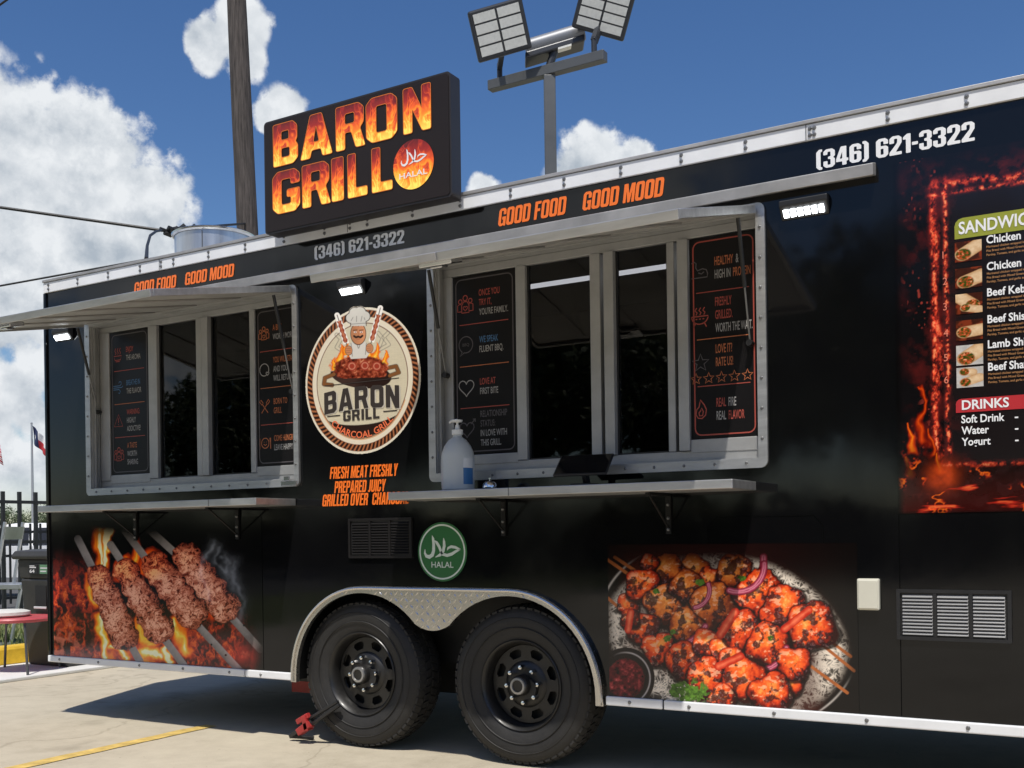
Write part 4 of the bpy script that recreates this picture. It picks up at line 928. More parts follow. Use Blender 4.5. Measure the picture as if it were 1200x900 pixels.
def platter(PX, PY, X, Z):
    x = (PX - 700) * 3.871; y = (PY - 640) * 3.871
    img = np.zeros(x.shape + (3,)) + lin((13, 9, 8))
    ca, sa = math.cos(R(12)), math.sin(R(12)); ux = (x - 595) * ca + (y - 400) * sa; uy = -(x - 595) * sa + (y - 400) * ca; e = np.hypot(ux / 590, uy / 430)
    img = over(img, lin((34, 20, 15)), sst(1.01, .9, e + .08 * sst(.0, -.8, uy / 430))); img = img + lin((190, 180, 170)) * (np.exp(-((e - 1.0) / .008) ** 2) * np.maximum(sst(.55, .85, ux / 590) * sst(.1, .5, uy / 430), sst(-.7, -.9, ux / 590)) * .7)[..., None]
    # rice: dense short bright strands
    rr_ = 0
    for k in range(7):
        a = k * .9 + .3; u = x * math.cos(a) + y * math.sin(a); v = -x * math.sin(a) + y * math.cos(a)
        q = 1 - np.abs(2 * vn(u / 38 + 3 * vn(x / 60, y / 60, k), v / 10.5, 70 + k) - 1); rr_ = np.maximum(rr_, sst(.66, .96, q) * sst(.42, .62, vn(x / 30, y / 30, 80 + k)))
    rice = .12 + 1.15 * rr_; ricec = lin((222, 208, 190)) * (rice * (.55 + .5 * fbm(x / 120, y / 120, 3, 90)))[..., None]
    ra = .92 * sst(.97, .86, e + .09 * sst(.0, -.8, uy / 430)) * sst(-.2, .3, fbm(x / 90, y / 90, 3, 77) - .35 + .5 * sst(.55, .8, e)); img = over(img, ricec, ra)
    # sauce shade under meat
    band = sst(330, 210, np.abs((x - 560) * -.36 + (y - 380) * .93)); img = over(img, lin((60, 14, 6)), np.clip(band * .72 * sst(1060, 960, x) * sst(90, 180, x), 0, 1))
    def stick(a, b, w, c=(165, 92, 45)):
        nonlocal img
        d, t = seg(x, y, a, b); img = over(img, lin(c) * (.75 + .4 * fbm(x / 20, y / 20, 2, 99))[..., None], np.clip((w - d) / 2 + .5, 0, 1))
    for a, b in (((45, 60), (175, 150)), ((80, 50), (200, 130)), ((45, 232), (135, 310)), ((1030, 455), (1165, 565)), ((970, 545), (1135, 665)), ((1050, 425), (1150, 500))): stick(a, b, 7)
    def arcring(cx, cy, r, a0, a1, w, sx=1.0):
        nonlocal img
        pts = [(cx + r * sx * math.cos(R(a)), cy + r * math.sin(R(a))) for a in np.linspace(a0, a1, 12)]; d = polyd(x, y, pts); t = d / w
        img = over(img, ramp(np.clip(1 - t + .25 * (fbm(x / 18, y / 18, 2, 101) - .5), 0, 1), [(0, (90, 16, 34)), (.4, (150, 42, 66)), (.75, (205, 120, 138)), (1, (150, 50, 75))]), np.clip((w - d) / 3 + .5, 0, 1))
    def piece(cx, cy, r, hue, s):
        nonlocal img; r = r * 1.07
        th = np.arctan2(y - cy, x - cx); d = np.hypot(x - cx, y - cy); ww = (fbm(x / 34, y / 34, 3, 110 + s) - .5); rr2 = r * 1.13 * (1 + .05 * np.cos(3 * th + s) + .08 * np.cos(4 * th + 2 * s)) * (1 + .14 * ww)
        h = np.sqrt(np.clip(1 - (d / rr2) ** 2, 0, 1)); L = ((cx - x) * .35 + (cy - y) * .7) / rr2
        tone = -.22 + .86 * h + .40 * L + .62 * ww + .30 * (fbm(x / 10, y / 10, 3, 120 + s) - .5); spec = .85 * sst(.62, .72, fbm(x / 20 + s, y / 14, 3, 130 + s) + .22 * L) * sst(.3, .7, h)
        base = [(0, (40, 6, 4)), (.2, (118, 22, 8)), (.42, (204, 58, 18)), (.66, (238, 98, 34)), (.85, (250, 150, 66)), (1, (255, 205, 130))] if hue else [(0, (52, 14, 6)), (.22, (130, 46, 14)), (.45, (196, 92, 28)), (.7, (226, 130, 52)), (1, (246, 186, 100))]
        col = ramp(np.clip(tone, 0, 1), base); col = col * (1 - .5 * spec[..., None]) + lin((255, 205, 160)) * .5 * spec[..., None]
        char = sst(.57, .66, fbm(x / 34, y / 34, 4, 140 + s) + .05 * h) * .9; col = over(col, lin((34, 12, 16)), char); col = col + lin((150, 110, 110)) * (char * .35 * sst(.58, .75, fbm(x / 8, y / 8, 3, 145 + s)))[..., None]
        img = over(img, lin((16, 4, 3)), np.clip((rr2 * 1.13 - np.hypot(x - cx - 2, y - cy - 6)) / 8, 0, 1) * .92); img = over(img, col, np.clip((rr2 - d) / 4 + .5, 0, 1))
    P = [(440, 95, 52, 0), (520, 150, 50, 1), (690, 330, 50, 1), (820, 375, 52, 1), (330, 330, 46, 1), (470, 520, 46, 1), (720, 520, 44, 1), (440, 300, 44, 0), (840, 470, 44, 1), (560, 620, 48, 1), (880, 620, 52, 1), (140, 260, 44, 1), (325, 100, 58, 0), (240, 75, 36, 1), (205, 180, 66, 1), (300, 262, 74, 0), (408, 182, 64, 0), (622, 118, 70, 0), (525, 272, 88, 0), (402, 360, 64, 0), (208, 372, 64, 1), (280, 468, 66, 1), (740, 218, 92, 1), (848, 278, 86, 1), (975, 365, 96, 1),
         (395, 520, 74, 1), (500, 440, 58, 1), (572, 470, 52, 1), (655, 388, 80, 1), (775, 452, 84, 1), (612, 525, 58, 1), (498, 600, 78, 1), (665, 605, 86, 1), (890, 535, 66, 1), (790, 672, 82, 1), (570, 690, 54, 1), (150, 330, 40, 1)]
    arcring(610, 60, 145, -5, 95, 17); arcring(400, 150, 110, 10, 80, 15)
    for k, p in enumerate(P):
        piece(*p, k)
        if k == 19: arcring(330, 270, 185, 30, 62, 15)
        if k == 29: arcring(740, 440, 120, 10, 85, 15)
    arcring(640, 90, 118, -5, 110, 16); arcring(430, 200, 80, -20, 80, 12)
    def pepper(a, b, w):
        nonlocal img
        d, t = seg(x, y, a, b); img = over(img, ramp(np.clip(.35 + .5 * (1 - d / w) + .4 * (fbm(x / 25, y / 25, 2, 150) - .5), 0, 1), [(0, (90, 8, 5)), (.5, (190, 40, 16)), (1, (240, 120, 80))]), np.clip((w - d) / 3 + .5, 0, 1))
    pepper((560, 400), (625, 300), 20); pepper((550, 545), (650, 500), 18); pepper((140, 380), (152, 300), 16); pepper((850, 375), (960, 290), 18)
    # herbs
    for (cx, cy, r, s) in ((470, 165, 22, 1), (655, 145, 18, 2), (270, 205, 16, 3), (320, 420, 20, 4), (430, 665, 75, 5), (360, 655, 40, 6), (785, 415, 18, 7), (350, 390, 18, 8)):
        a = sst(.5, .58, fbm(x / 13, y / 13, 3, 160 + s) + .35 * (1 - np.hypot(x - cx, (y - cy) * 1.3) / r)) * sst(1.3, .9, np.hypot(x - cx, (y - cy) * 1.3) / r); img = over(img, ramp(np.clip(fbm(x / 10, y / 10, 2, 170), 0, 1), [(0, (14, 30, 8)), (1, (96, 140, 44))]), a)
    # bowl
    d = np.hypot(x - 128, (y - 600) * .95); img = over(img, lin((26, 18, 17)), np.clip((135 - d) / 3, 0, 1)); img = over(img, lin((190, 180, 175)), np.exp(-((d - 112) / 3.0) ** 2) * sst(-.6, .4, (x - 128) / 110) * .8)
    b = fbm(x / 16, y / 16, 3, 180); img = over(img, ramp(np.clip(b * 1.3 - .25, 0, 1), [(0, (20, 4, 6)), (.45, (95, 20, 26)), (.8, (175, 62, 62)), (1, (230, 170, 160))]), np.clip((88 - d * (1 + .3 * (b - .5))) / 6, 0, 1))
    fade = sst(15, 185, y + .04 * np.abs(x - 450)) * sst(1190, 1060, x + .12 * (300 - y)) * sst(30, 55, x)
    glow = np.exp(-(np.hypot((x - 500) / 420, (y - 40) / 120)) ** 2); img = img * fade[..., None] + lin((9, 7, 7)) * (1 - fade[..., None]); return img * 1.25 + lin((48, 8, 4)) * (glow * .35)[..., None]
paint('platter_print', -2.105, -.985, .388, 1.085, 480, 300, platter, TR, label='printed picture of orange grilled chicken pieces on rice')

def menufire(PX, PY, X, Z):
    img = np.zeros(X.shape + (3,)) + lin((15, 13, 15))
    u = X * 210; v = -Z * 210          # print scale
    bx, bt, bb = -.665, 2.475, 1.385
    w1 = (fbm(u / 14, v / 30, 4, 201) - .5); w2 = (fbm(u / 30, v / 14, 4, 202) - .5)
    inside = (X > bx + .02) & (Z < bt - .02) & (Z > bb)
    img = over(img, lin((27, 22, 23)), inside * 1.0)
    def line(d, w, s, g):
        nonlocal img
        q = np.exp(-(d / w) ** 2) * g; t = np.clip(q * 1.15 * sst(.28, .76, fbm(u / 3.2, v / 4.2, 4, s, .7)), 0, 1); img = img + ramp(t, [(0, (0, 0, 0)), (.2, (66, 12, 8)), (.42, (142, 32, 18)), (.68, (204, 66, 36)), (1, (244, 140, 90))])
    vm = sst(1.30, 1.45, Z) * sst(2.53, 2.47, Z)
    line(X - bx + w1 * .06, .012, 203, .8 * vm); line(X - bx - .035 + w1 * .012, .008, 204, 1.1 * vm); line(X - bx + .012 + w1 * .02, .010, 208, 1.0 * vm)
    hm = sst(bx - .05, bx, X); line(Z - bt + w2 * .05, .015, 205, .82 * hm); line(Z - bt + .03 + w2 * .012, .008, 206, 1.0 * hm)
    line(Z - bb + w2 * .02, .010, 207, .9 * hm)
    # sparks and red dust outside the frame
    sp = sst(.78, .84, vn(u / 2.2, v / 2.6, 210)) * sst(.45, .7, fbm(u / 22, v / 22, 3, 211)) * sst(bx - .16, bx - .05, X) * (X < bx) ; img = img + lin((190, 70, 55)) * (sp * .55)[..., None]
    dust = np.clip(fbm(u / 16, v / 16, 5, 212) - .42, 0, 1) * np.exp(-((X - bx + .03) / .09) ** 2) * sst(2.62, 2.5, Z); img = img + lin((120, 28, 22)) * (dust * 1.4)[..., None]
    td = np.clip(fbm(u / 16, v / 12, 5, 213) - .45, 0, 1) * np.exp(-((Z - bt - .03) / .05) ** 2) * hm; img = img + lin((140, 34, 26)) * (td * 1.6)[..., None]
    # flames in the lower corner and coals
    wx = X + (fbm(u / 12, v / 16, 3, 220) - .5) * .06; wz = Z + (fbm(u / 12, v / 12, 3, 221) - .5) * .05
    def fl(pts, r0, r1, hot):
        nonlocal img
        best = None
        for k, (a, b) in enumerate(zip(pts[:-1], pts[1:])):
            d, t = seg(wx, wz, a, b); tt = (k + t) / (len(pts) - 1); q = 1 - d / (r0 + (r1 - r0) * tt); best = q if best is None else np.maximum(best, q)
        img = over(img, ramp(np.clip(.12 + best * hot, 0, 1), FIRE), np.clip(best * 2, 0, 1))
    fl([(-.735, 1.70), (-.71, 1.63), (-.74, 1.56), (-.72, 1.48)], .004, .026, .42); fl([(-.79, 1.57), (-.76, 1.50), (-.75, 1.44)], .005, .022, .55); fl([(-.70, 1.52), (-.695, 1.44)], .006, .02, .45); fl([(-.77, 1.42), (-.78, 1.36)], .008, .022, .6); fl([(-.68, 1.44), (-.665, 1.36)], .008, .024, .6)
    coal = sst(.42, .60, fbm(u / 9, v / 9, 3, 230)); low = sst(1.47, 1.36, Z + .25 * (X + .66)); low = np.maximum(low, sst(1.40, 1.36, Z))
    img = over(img, lin((20, 9, 9)) * (.4 + coal)[..., None], low * .92)
    cr = 1 - np.abs(2 * fbm(u / 13, v / 11, 4, 231) - 1); crack = sst(.86, .99, cr) * low * sst(.45, .65, fbm(u / 20, v / 20, 3, 233)); img = img + ramp(crack * .62, FIRE) * (crack * .8)[..., None]
    wat = sst(1.35, 1.31, Z) * sst(.62, .80, fbm(u / 26, v / 4.5, 4, 232)); img = img + ramp(np.clip(wat * .75, 0, 1), [(0, (0, 0, 0)), (.5, (165, 32, 18)), (1, (245, 120, 60))])
    img = img + lin((66, 8, 6)) * (sst(1.42, 1.22, Z) * .55)[..., None]
    hot = np.exp(-(np.hypot((X + .655) / .05, (Z - 1.345) / .05)) ** 2); img = img + lin((230, 80, 25)) * (hot * .7 * (.3 + fbm(u / 6, v / 6, 3, 240)))[..., None]
    edge = sst(-.822, -.79, X) * sst(1.19, 1.215, Z); return img * edge[..., None] + lin((9, 8, 9)) * (1 - edge[..., None])
MENU = paint('menu_print', -.822, .62, 1.20, 2.60, 620, 560, menufire, TR, label='menu panel printed with a burning red frame')

# menu lettering and dish pictures
mb = MB(); ym = -.0042
hz0, hz1 = W(1119, 281)[1], W(1119, 257)[1]
flat(mb, [[(-.598, hz0), (.5, hz0), (.5, hz1)] + [(-.598 + .03 - .03 * math.sin(R(a)), hz1 - .03 + .03 * math.cos(R(a))) for a in (0, 30, 60, 90)]], ym, 0)
dz0, dz1 = W(1121, 484)[1], W(1121, 468)[1]
flat(mb, [[(-.602, dz0), (.5, dz0), (.5, dz1)] + [(-.602 + .02 - .02 * math.sin(R(a)), dz1 - .02 + .02 * math.cos(R(a))) for a in (0, 30, 60, 90)]], ym, 1)
text_base(mb, 'SANDWICHES', -.583, hz0 + .018, .048, ym - .0015, 2, xs=.80, offset=.022)
text_base(mb, 'DRINKS', -.580, dz0 + .011, .037, ym - .0015, 2, xs=.95, offset=.022)
items = ['Chicken Kebab', 'Chicken Shawarma', 'Beef Kebab', 'Beef Shish', 'Lamb Shish', 'Beef Shawarma']
desc = ['Marinated chicken wrapped in', 'Pita Bread with Mixed Greens,', 'Parsley, Tomato, and garlic sauce']
tops = [283, 314, 344, 375, 404, 430]
M_photo_z = []
for k, t in enumerate(tops):
    z1 = W(1119, t)[1]; z0 = W(1119, t + 24)[1]; M_photo_z.append((z0, z1))
    text_base(mb, items[k], -.485, z1 - .026, .031, ym, 2, xs=.86, offset=.022)
    for j, d in enumerate(desc): text_base(mb, d, -.485, z1 - .043 - j * .0155, .0088, ym, 3, xs=.9, offset=.01)
    text_base(mb, str(k + 1), -.643, z0 + .018, .030, ym, 4, xs=.9)
for k, s in enumerate(('Soft Drink', 'Water', 'Yogurt')):
    zb = W(1127, 496 + 13.2 * k)[1]; text_base(mb, s, -.583, zb, .031, ym, 2, xs=.84, offset=.02); text_base(mb, '-', -.395, zb, .031, ym, 2, offset=.02)
mb.build('menu_lettering', [M_olive, M_mred, M_white, M_mdesc, M_mnum], MENU)
def wrapphoto(s, white):
    def f(PX, PY, X, Z):
        u = (X - X.min()) / (X.max() - X.min()); v = (Z - Z.min()) / (Z.max() - Z.min()); img = np.zeros(X.shape + (3,)) + lin((188, 184, 178) if white else (64, 30, 20)); img = img * (.75 + .5 * fbm(u * 5, v * 5, 3, 300 + s))[..., None]
        if not white: img = over(img, lin((150, 60, 32)), sst(.5, .7, fbm(u * 4, v * 4, 3, 310 + s)) * .6)
        blobs = [[((.30, .36), (.95, .80), .33)], [((.38, .30), (1.0, .55), .34)], [((.62, .42), (.1, .9), .30), ((.35, .3), (.9, .15), .2)], [((.3, .4), (1.1, .5), .30)], [((.36, .34), (.9, .75), .36)], []][s] if s != 5 else [((.28, .78), (.6, .74), .2), ((.32, .26), (.85, .45), .23)]
        for a, b, r in blobs:
            d, t = seg(u, v, a, b); h = np.sqrt(np.clip(1 - (d / r) ** 2, 0, 1)); bread = ramp(np.clip(.25 + .55 * h + .35 * (fbm(u * 9, v * 9, 3, 320 + s) - .5), 0, 1), [(0, (110, 66, 36)), (.5, (196, 152, 106)), (1, (236, 210, 172))]); img = over(img, bread, np.clip((r - d) * 30, 0, 1))
            e = np.hypot((u - a[0] - .02) / (r * .95), (v - a[1]) / (r * .95)); n = fbm(u * 13, v * 13, 3, 330 + s); fil = ramp(np.clip(n * 1.5 - .28, 0, 1), [(0, (36, 22, 10)), (.3, (66, 88, 26)), (.5, (140, 58, 28)), (.75, (206, 96, 46)), (1, (240, 210, 160))]); img = over(img, fil, np.clip((1 - e) * 6, 0, 1))
        return img
    return f
for k, (z0, z1) in enumerate(M_photo_z): paint('dish_picture', -.598, -.502, z0 - .004, z1 - .006, 56, 44, wrapphoto(k, k >= 4), MENU, y=-.0044)

GL = {
 'B': (.75, [[(0, 0), (.60, 0), (.75, .12), (.75, .42), (.68, .50), (.73, .58), (.73, .88), (.60, 1), (0, 1)], [(.25, .19), (.25, .41), (.47, .41), (.5, .38), (.5, .22), (.47, .19)], [(.25, .60), (.25, .81), (.46, .81), (.48, .78), (.48, .63), (.46, .60)]]),
 'A': (.84, [[(0, 0), (.27, 1), (.57, 1), (.84, 0), (.58, 0), (.54, .18), (.30, .18), (.26, 0)], [(.345, .36), (.42, .74), (.495, .36)]]),
 'R': (.80, [[(0, 0), (0, 1), (.62, 1), (.76, .88), (.76, .54), (.66, .43), (.80, 0), (.54, 0), (.42, .38), (.25, .38), (.25, 0)], [(.25, .57), (.25, .81), (.48, .81), (.51, .78), (.51, .60), (.48, .57)]]),
 'O': (.76, [[(.14, 0), (0, .13), (0, .87), (.14, 1), (.62, 1), (.76, .87), (.76, .13), (.62, 0)], [(.28, .20), (.25, .23), (.25, .77), (.28, .80), (.48, .80), (.51, .77), (.51, .23), (.48, .20)]]),
 'N': (.76, [[(0, 0), (0, 1), (.25, 1), (.51, .50), (.51, 1), (.76, 1), (.76, 0), (.52, 0), (.25, .52), (.25, 0)]]),
 'G': (.76, [[(.14, 0), (0, .13), (0, .87), (.14, 1), (.62, 1), (.76, .87), (.76, .66), (.51, .66), (.51, .77), (.48, .80), (.28, .80), (.25, .77), (.25, .23), (.28, .20), (.48, .20), (.51, .23), (.51, .36), (.40, .36), (.40, .54), (.76, .54), (.76, .13), (.62, 0)]]),
 'I': (.26, [[(0, 0), (0, 1), (.26, 1), (.26, 0)]]),
 'L': (.62, [[(0, 0), (0, 1), (.26, 1), (.26, .21), (.62, .21), (.62, 0)]])}
# --- round emblem between the windows
LC = (-3.532, 1.962)
def emblem(PX, PY, X, Z):
    x = (PX - 360) * 4.736; y = (PY - 350) * 4.736
    r = np.hypot(X - LC[0], Z - LC[1]) / .384; th = np.arctan2(Z - LC[1], X - LC[0])
    img = np.zeros(X.shape + (3,)) + lin((226, 216, 195)); cream = lin((208, 197, 170)); brown = lin((122, 70, 44)); dark = lin((46, 32, 28))
    ring = lambda a, b: np.clip((r - a) * 90 + .5, 0, 1) * np.clip((b - r) * 90 + .5, 0, 1)
    tw = .5 + .5 * np.sin(th * 84 + r * 50)
    img = over(img, brown, ring(.875, .975)); img = over(img, dark, ring(.885, .968) * sst(.45, .6, tw)); img = over(img, lin((176, 112, 74)), ring(.885, .968) * sst(.35, .15, tw) * .8)
    img = over(img, lin((226, 214, 190)), ring(.825, .875)); img = over(img, brown * .7, ring(.785, .80))
    brick = np.abs(((y / 13) % 1) - .5) ; bl = sst(.44, .5, brick) * .10 + .10 * (fbm(x / 20, y / 8, 3, 400) - .5)
    img = over(img, cream * (1 - np.clip(bl, -.2, .3))[..., None], np.clip((.785 - r) * 90 + .5, 0, 1))
    img = over(img, lin((208, 150, 100)), ring(.80, .815) * (Z < LC[1] - .12))
    dn = np.abs(np.arctan2(X - LC[0], LC[1] - Z)); rtop = .60 + .20 * (dn / R(52)) ** 2
    lowband = np.clip((.785 - r) * 90 + .5, 0, 1) * np.clip((r - rtop) * 90, 0, 1) * (dn < R(75)); img = over(img, dark, lowband)
    
    # smoke
    for pts in (((210, 300), (165, 270), (190, 225), (165, 200)), ((390, 290), (455, 255), (425, 215), (450, 190)), ((400, 270), (420, 220), (395, 190))):
        d = polyd(x, y, list(pts)); img = over(img, lin((120, 114, 106)), np.exp(-(np.abs(d - 9) / 2.6) ** 2) * .7)
    # flames round the pan
    wx = x + (fbm(x / 20, y / 26, 3, 410) - .5) * 26
    for cx, cy, w, h in ((150, 385, 26, 62), (190, 350, 34, 100), (250, 340, 38, 70), (300, 330, 34, 70), (345, 320, 36, 60), (385, 330, 34, 90), (435, 350, 26, 66), (220, 300, 22, 60)):
        t = (cy - y) / h; hw = w * np.clip(1 - t, 0, 1) ** .7; v = 1 - np.abs(wx - cx + 8 * np.sin(t * 5 + cx)) / (hw + 1e-3); a = np.clip(v * 3, 0, 1) * (t > -.25) * (t < 1)
        img = over(img, ramp(np.clip(.5 + .42 * v * (1 - .5 * t), 0, 1), FIRE), a)
    # pan
    d = np.hypot((x - 300) / 172, (y - 425) / 74 - (x - 300) * .0012); pan = np.clip((1 - d) * 30, 0, 1) * (y > 395 - (x - 300) * .05); img = over(img, dark * (1.0 + .9 * sst(.1, -.2, (x - 300) / 300))[..., None], pan)
    for pts in (((150, 420), (100, 440), (95, 475), (140, 480)), ((450, 385), (495, 375), (510, 410), (460, 428))): dd = polyd(x, y, list(pts)); img = over(img, lin((128, 84, 50)), np.clip((11 - dd) / 2, 0, 1)); img = over(img, dark, np.exp(-((dd - 11) / 2) ** 2) * .8)
    # meat heap
    mh = np.hypot((x - 300) / 158, (y - 392) / 78); n = fbm(x / 15, y / 15, 3, 420); rid = 1 - np.abs(2 * fbm(x / 24, y / 24, 3, 421) - 1)
    img = over(img, ramp(np.clip(.1 + .75 * rid * n * 1.5 - .15, 0, 1), [(0, (46, 16, 12)), (.35, (120, 46, 30)), (.6, (168, 78, 52)), (1, (226, 160, 120))]), np.clip((1.0 + .18 * (n - .5) - mh) * 14, 0, 1) * (y < 440 - (x - 300) * .04))
    for cx, cy in ((322, 372), (388, 375), (250, 375)): dd = np.hypot(x - cx, y - cy); img = over(img, lin((158, 60, 44)), np.clip((27 - dd) / 2, 0, 1)); img = over(img, lin((222, 150, 120)), np.exp(-((dd - 17) / 3) ** 2) * .7)
    # chef: jacket, fists, face, hat
    img = over(img, lin((212, 206, 196)), inpoly(x, y, [(225, 300), (245, 245), (270, 232), (305, 232), (330, 245), (350, 300), (330, 330), (245, 335)], 2)); 
    for pts in (((272, 235), (285, 275)), ((302, 235), (288, 275)), ((245, 248), (252, 320)), ((330, 248), (325, 310))): img = over(img, lin((96, 88, 84)), np.exp(-(polyd(x, y, list(pts)) / 2.2) ** 2) * .8)
    skin = lin((196, 132, 92))
    fc = np.hypot((x - 285) / 42, (y - 195) / 60); img = over(img, dark, np.clip((1.08 - fc) * 18, 0, 1)); img = over(img, skin * (.85 + .3 * sst(-30, 30, x - 285))[..., None], np.clip((1 - fc) * 20, 0, 1))
    for cx in (268, 302): img = over(img, lin((250, 245, 240)), np.clip((1 - np.hypot((x - cx) / 8, (y - 186) / 4.5)) * 5, 0, 1)); img = over(img, dark, np.clip((4.2 - np.hypot(x - cx, y - 186)) / 1.5, 0, 1)); img = over(img, dark, np.exp(-(polyd(x, y, [(cx - 10, 176), (cx + 10, 174)]) / 2.6) ** 2))
    img = over(img, lin((170, 100, 70)), np.exp(-(polyd(x, y, [(285, 186), (289, 204), (281, 206)]) / 2) ** 2) * .8)
    img = over(img, dark, np.clip((6.5 - polyd(x, y, [(262, 208), (272, 215), (285, 211), (298, 215), (308, 206)])) / 1.6, 0, 1)); img = over(img, lin((150, 66, 56)), np.exp(-(polyd(x, y, [(277, 224), (293, 224)]) / 2) ** 2))
    hat = lin((206, 201, 190)); dk = lin((70, 62, 58)); ha = np.full(X.shape, -99.0)
    for cx, cy, q in ((245, 108, 28), (265, 80, 30), (295, 78, 32), (322, 98, 28), (285, 110, 40)): ha = np.maximum(ha, (q - np.hypot(x - cx, y - cy)))
    ha = np.maximum(ha, np.where((y > 100) & (y < 152), 42 - np.abs(x - 285 + (y - 126) * -.05), -99)); img = over(img, dk, np.clip((ha + 4.5) / 2, 0, 1)); img = over(img, hat, np.clip(ha / 2, 0, 1))
    for pts in (((246, 122), (256, 104)), ((275, 128), (276, 98)), ((300, 126), (306, 98)), ((322, 118), (318, 106)), ((244, 142), (326, 136))): img = over(img, dk, np.exp(-(polyd(x, y, list(pts)) / 2) ** 2) * .7)
    for a, b in (((168, 92), (225, 268)), ((408, 52), (352, 262))):
        dd, t = seg(x, y, a, b); img = over(img, lin((240, 234, 224)), np.clip((17 - dd) / 2, 0, 1) * (t < .9)); img = over(img, dk, np.clip((3 - dd) / 1.5, 0, 1))
        mt = (t > .18) & (t < .86); q = 12 + 2.4 * np.sin(t * 42); img = over(img, ramp(np.clip(.35 + .5 * (1 - dd / 12) + .5 * (fbm(x / 8, y / 8, 2, 430) - .5), 0, 1), [(0, (70, 22, 16)), (.5, (150, 66, 44)), (1, (206, 130, 96))]), np.clip((q - dd) / 2, 0, 1) * mt)
    for cx, cy in ((232, 288), (348, 275)):
        dd = np.hypot((x - cx) / 20, (y - cy) / 26); img = over(img, dark, np.clip((1.1 - dd) * 14, 0, 1)); img = over(img, skin, np.clip((1 - dd) * 14, 0, 1))
        for k in range(3): img = over(img, lin((130, 80, 56)), np.exp(-(polyd(x, y, [(cx - 14, cy - 10 + 11 * k), (cx + 10, cy - 12 + 11 * k)]) / 1.6) ** 2) * .8)
    return img
def emask(X, Z):
    m = np.hypot(X - LC[0], Z - LC[1]) < .388; PX, PY = to_px(X, np.zeros_like(X), Z); x = (PX - 360) * 4.736; y = (PY - 350) * 4.736
    for cx, cy, q in ((245, 108, 34), (265, 80, 36), (295, 78, 38), (322, 98, 34)): m |= np.hypot(x - cx, y - cy) < q
    for a, b in (((168, 92), (225, 268)), ((408, 52), (352, 262))): m |= seg(x, y, a, b)[0] < 16
    return m
EMB = paint('grill_emblem', LC[0] - .40, LC[0] + .40, LC[1] - .40, LC[1] + .445, 400, 420, emblem, TR, mask=emask, label='round cream grill emblem with a chef behind a flaming pan')
mb = MB(); ye = -.0040
def arch(cx, amp, half): return lambda X, Z: (X, Z - amp * ((X - cx) / half) ** 2)
wr = arch(LC[0], .018, .26)
block(mb, 'BARON', LC[0] - .246, LC[0] + .258, LC[1] - .151, LC[1] - .033, ye, 2, font=GL, gap=.12, r=.03, warp=wr); block(mb, 'BARON', LC[0] - .254, LC[0] + .250, LC[1] - .146, LC[1] - .028, ye - .001, 0, font=GL, gap=.12, r=.03, warp=wr)
block(mb, 'GRILL', LC[0] - .124, LC[0] + .120, LC[1] - .207, LC[1] - .150, ye - .001, 0, font=GL, gap=.13, r=.03)
for q in (-1, 1): mb.box(LC[0] + q * .145 - (.0 if q > 0 else .09), LC[0] + q * .145 + (.09 if q > 0 else .0), ye - .0003, ye, LC[1] - .176, LC[1] - .170, 0)
for q in (-1, 1): mb.ribbon([(LC[0] - .25 if q < 0 else LC[0] - .25, LC[1] - .006), (LC[0] + .25, LC[1] - .006)], .004, ye, 0) if q < 0 else None
def bend(X, Z):
    a = (X - LC[0]) / .290; rad = .290 + (.0 - (Z - 0)); return (LC[0] + rad * math.sin(a), LC[1] - rad * math.cos(a))
v, f = text_geo('CHARCOAL GRILL', .02); text_base(mb, 'CHARCOAL GRILL', LC[0] - .222, 0, .036, ye, 1, width=.444, offset=.02, warp=lambda X, Z: bend(X, Z - .012))
mb.build('emblem_lettering', [mat('emblem_ink', (.035, .026, .022), .4), mat('emblem_orange', (.78, .16, .06), .4), mat('emblem_shade', (.55, .50, .42), .4)], EMB)

# ================================================================== ROOF SIGN
SG = empty('lightbox_sign', (-3.45, -.11, 2.84), 'black rectangular lightbox sign with flaming letters on the trailer roof edge', 'sign')
ysf = -.150; sx0, sx1, sz0, sz1 = -4.062, -2.842, 2.782, 3.392
M_signbox = mat('sign_box', (.022, .019, .020), .4, .0, var=.2, vscale=3); M_signface = mat('sign_face', (.016, .011, .010), .35, var=.15, vscale=2, spec=.3)
mb = MB(); slab(mb, [rr(sx0, sz0, sx1, sz1, .022)], ysf + .002, ysf + .085); mb.build('sign_box', M_signbox, SG, bevel=.004)
mb = MB(); slab(mb, [rr(sx0 + .010, sz0 + .010, sx1 - .010, sz1 - .010, .018)], ysf - .002, ysf + .0015); fc = mb.build('sign_face', M_signface, SG)
mb = MB(); 
for x in (-3.8, -3.1): mb.box(x - .02, x + .02, ysf + .086, .12, 2.842, 2.87); mb.box(x - .02, x + .02, ysf + .086, ysf + .095, 2.842, 3.2)
mb.build('sign_bracket', M_blk, SG)
def sp(zx, zy): return W(280 + zx / 3.6, 40 + zy / 3.6, ysf)
rt, rb = sp(150, 382)[1], sp(150, 566)[1]; st_, sb = sp(150, 585)[1], sp(150, 766)[1]
rt = (rt + sp(700, 240)[1]) / 2; rb = (rb + sp(700, 425)[1]) / 2
sb = (sb + sp(563, 672)[1]) / 2; st_ = (st_ + sp(563, 490)[1]) / 2
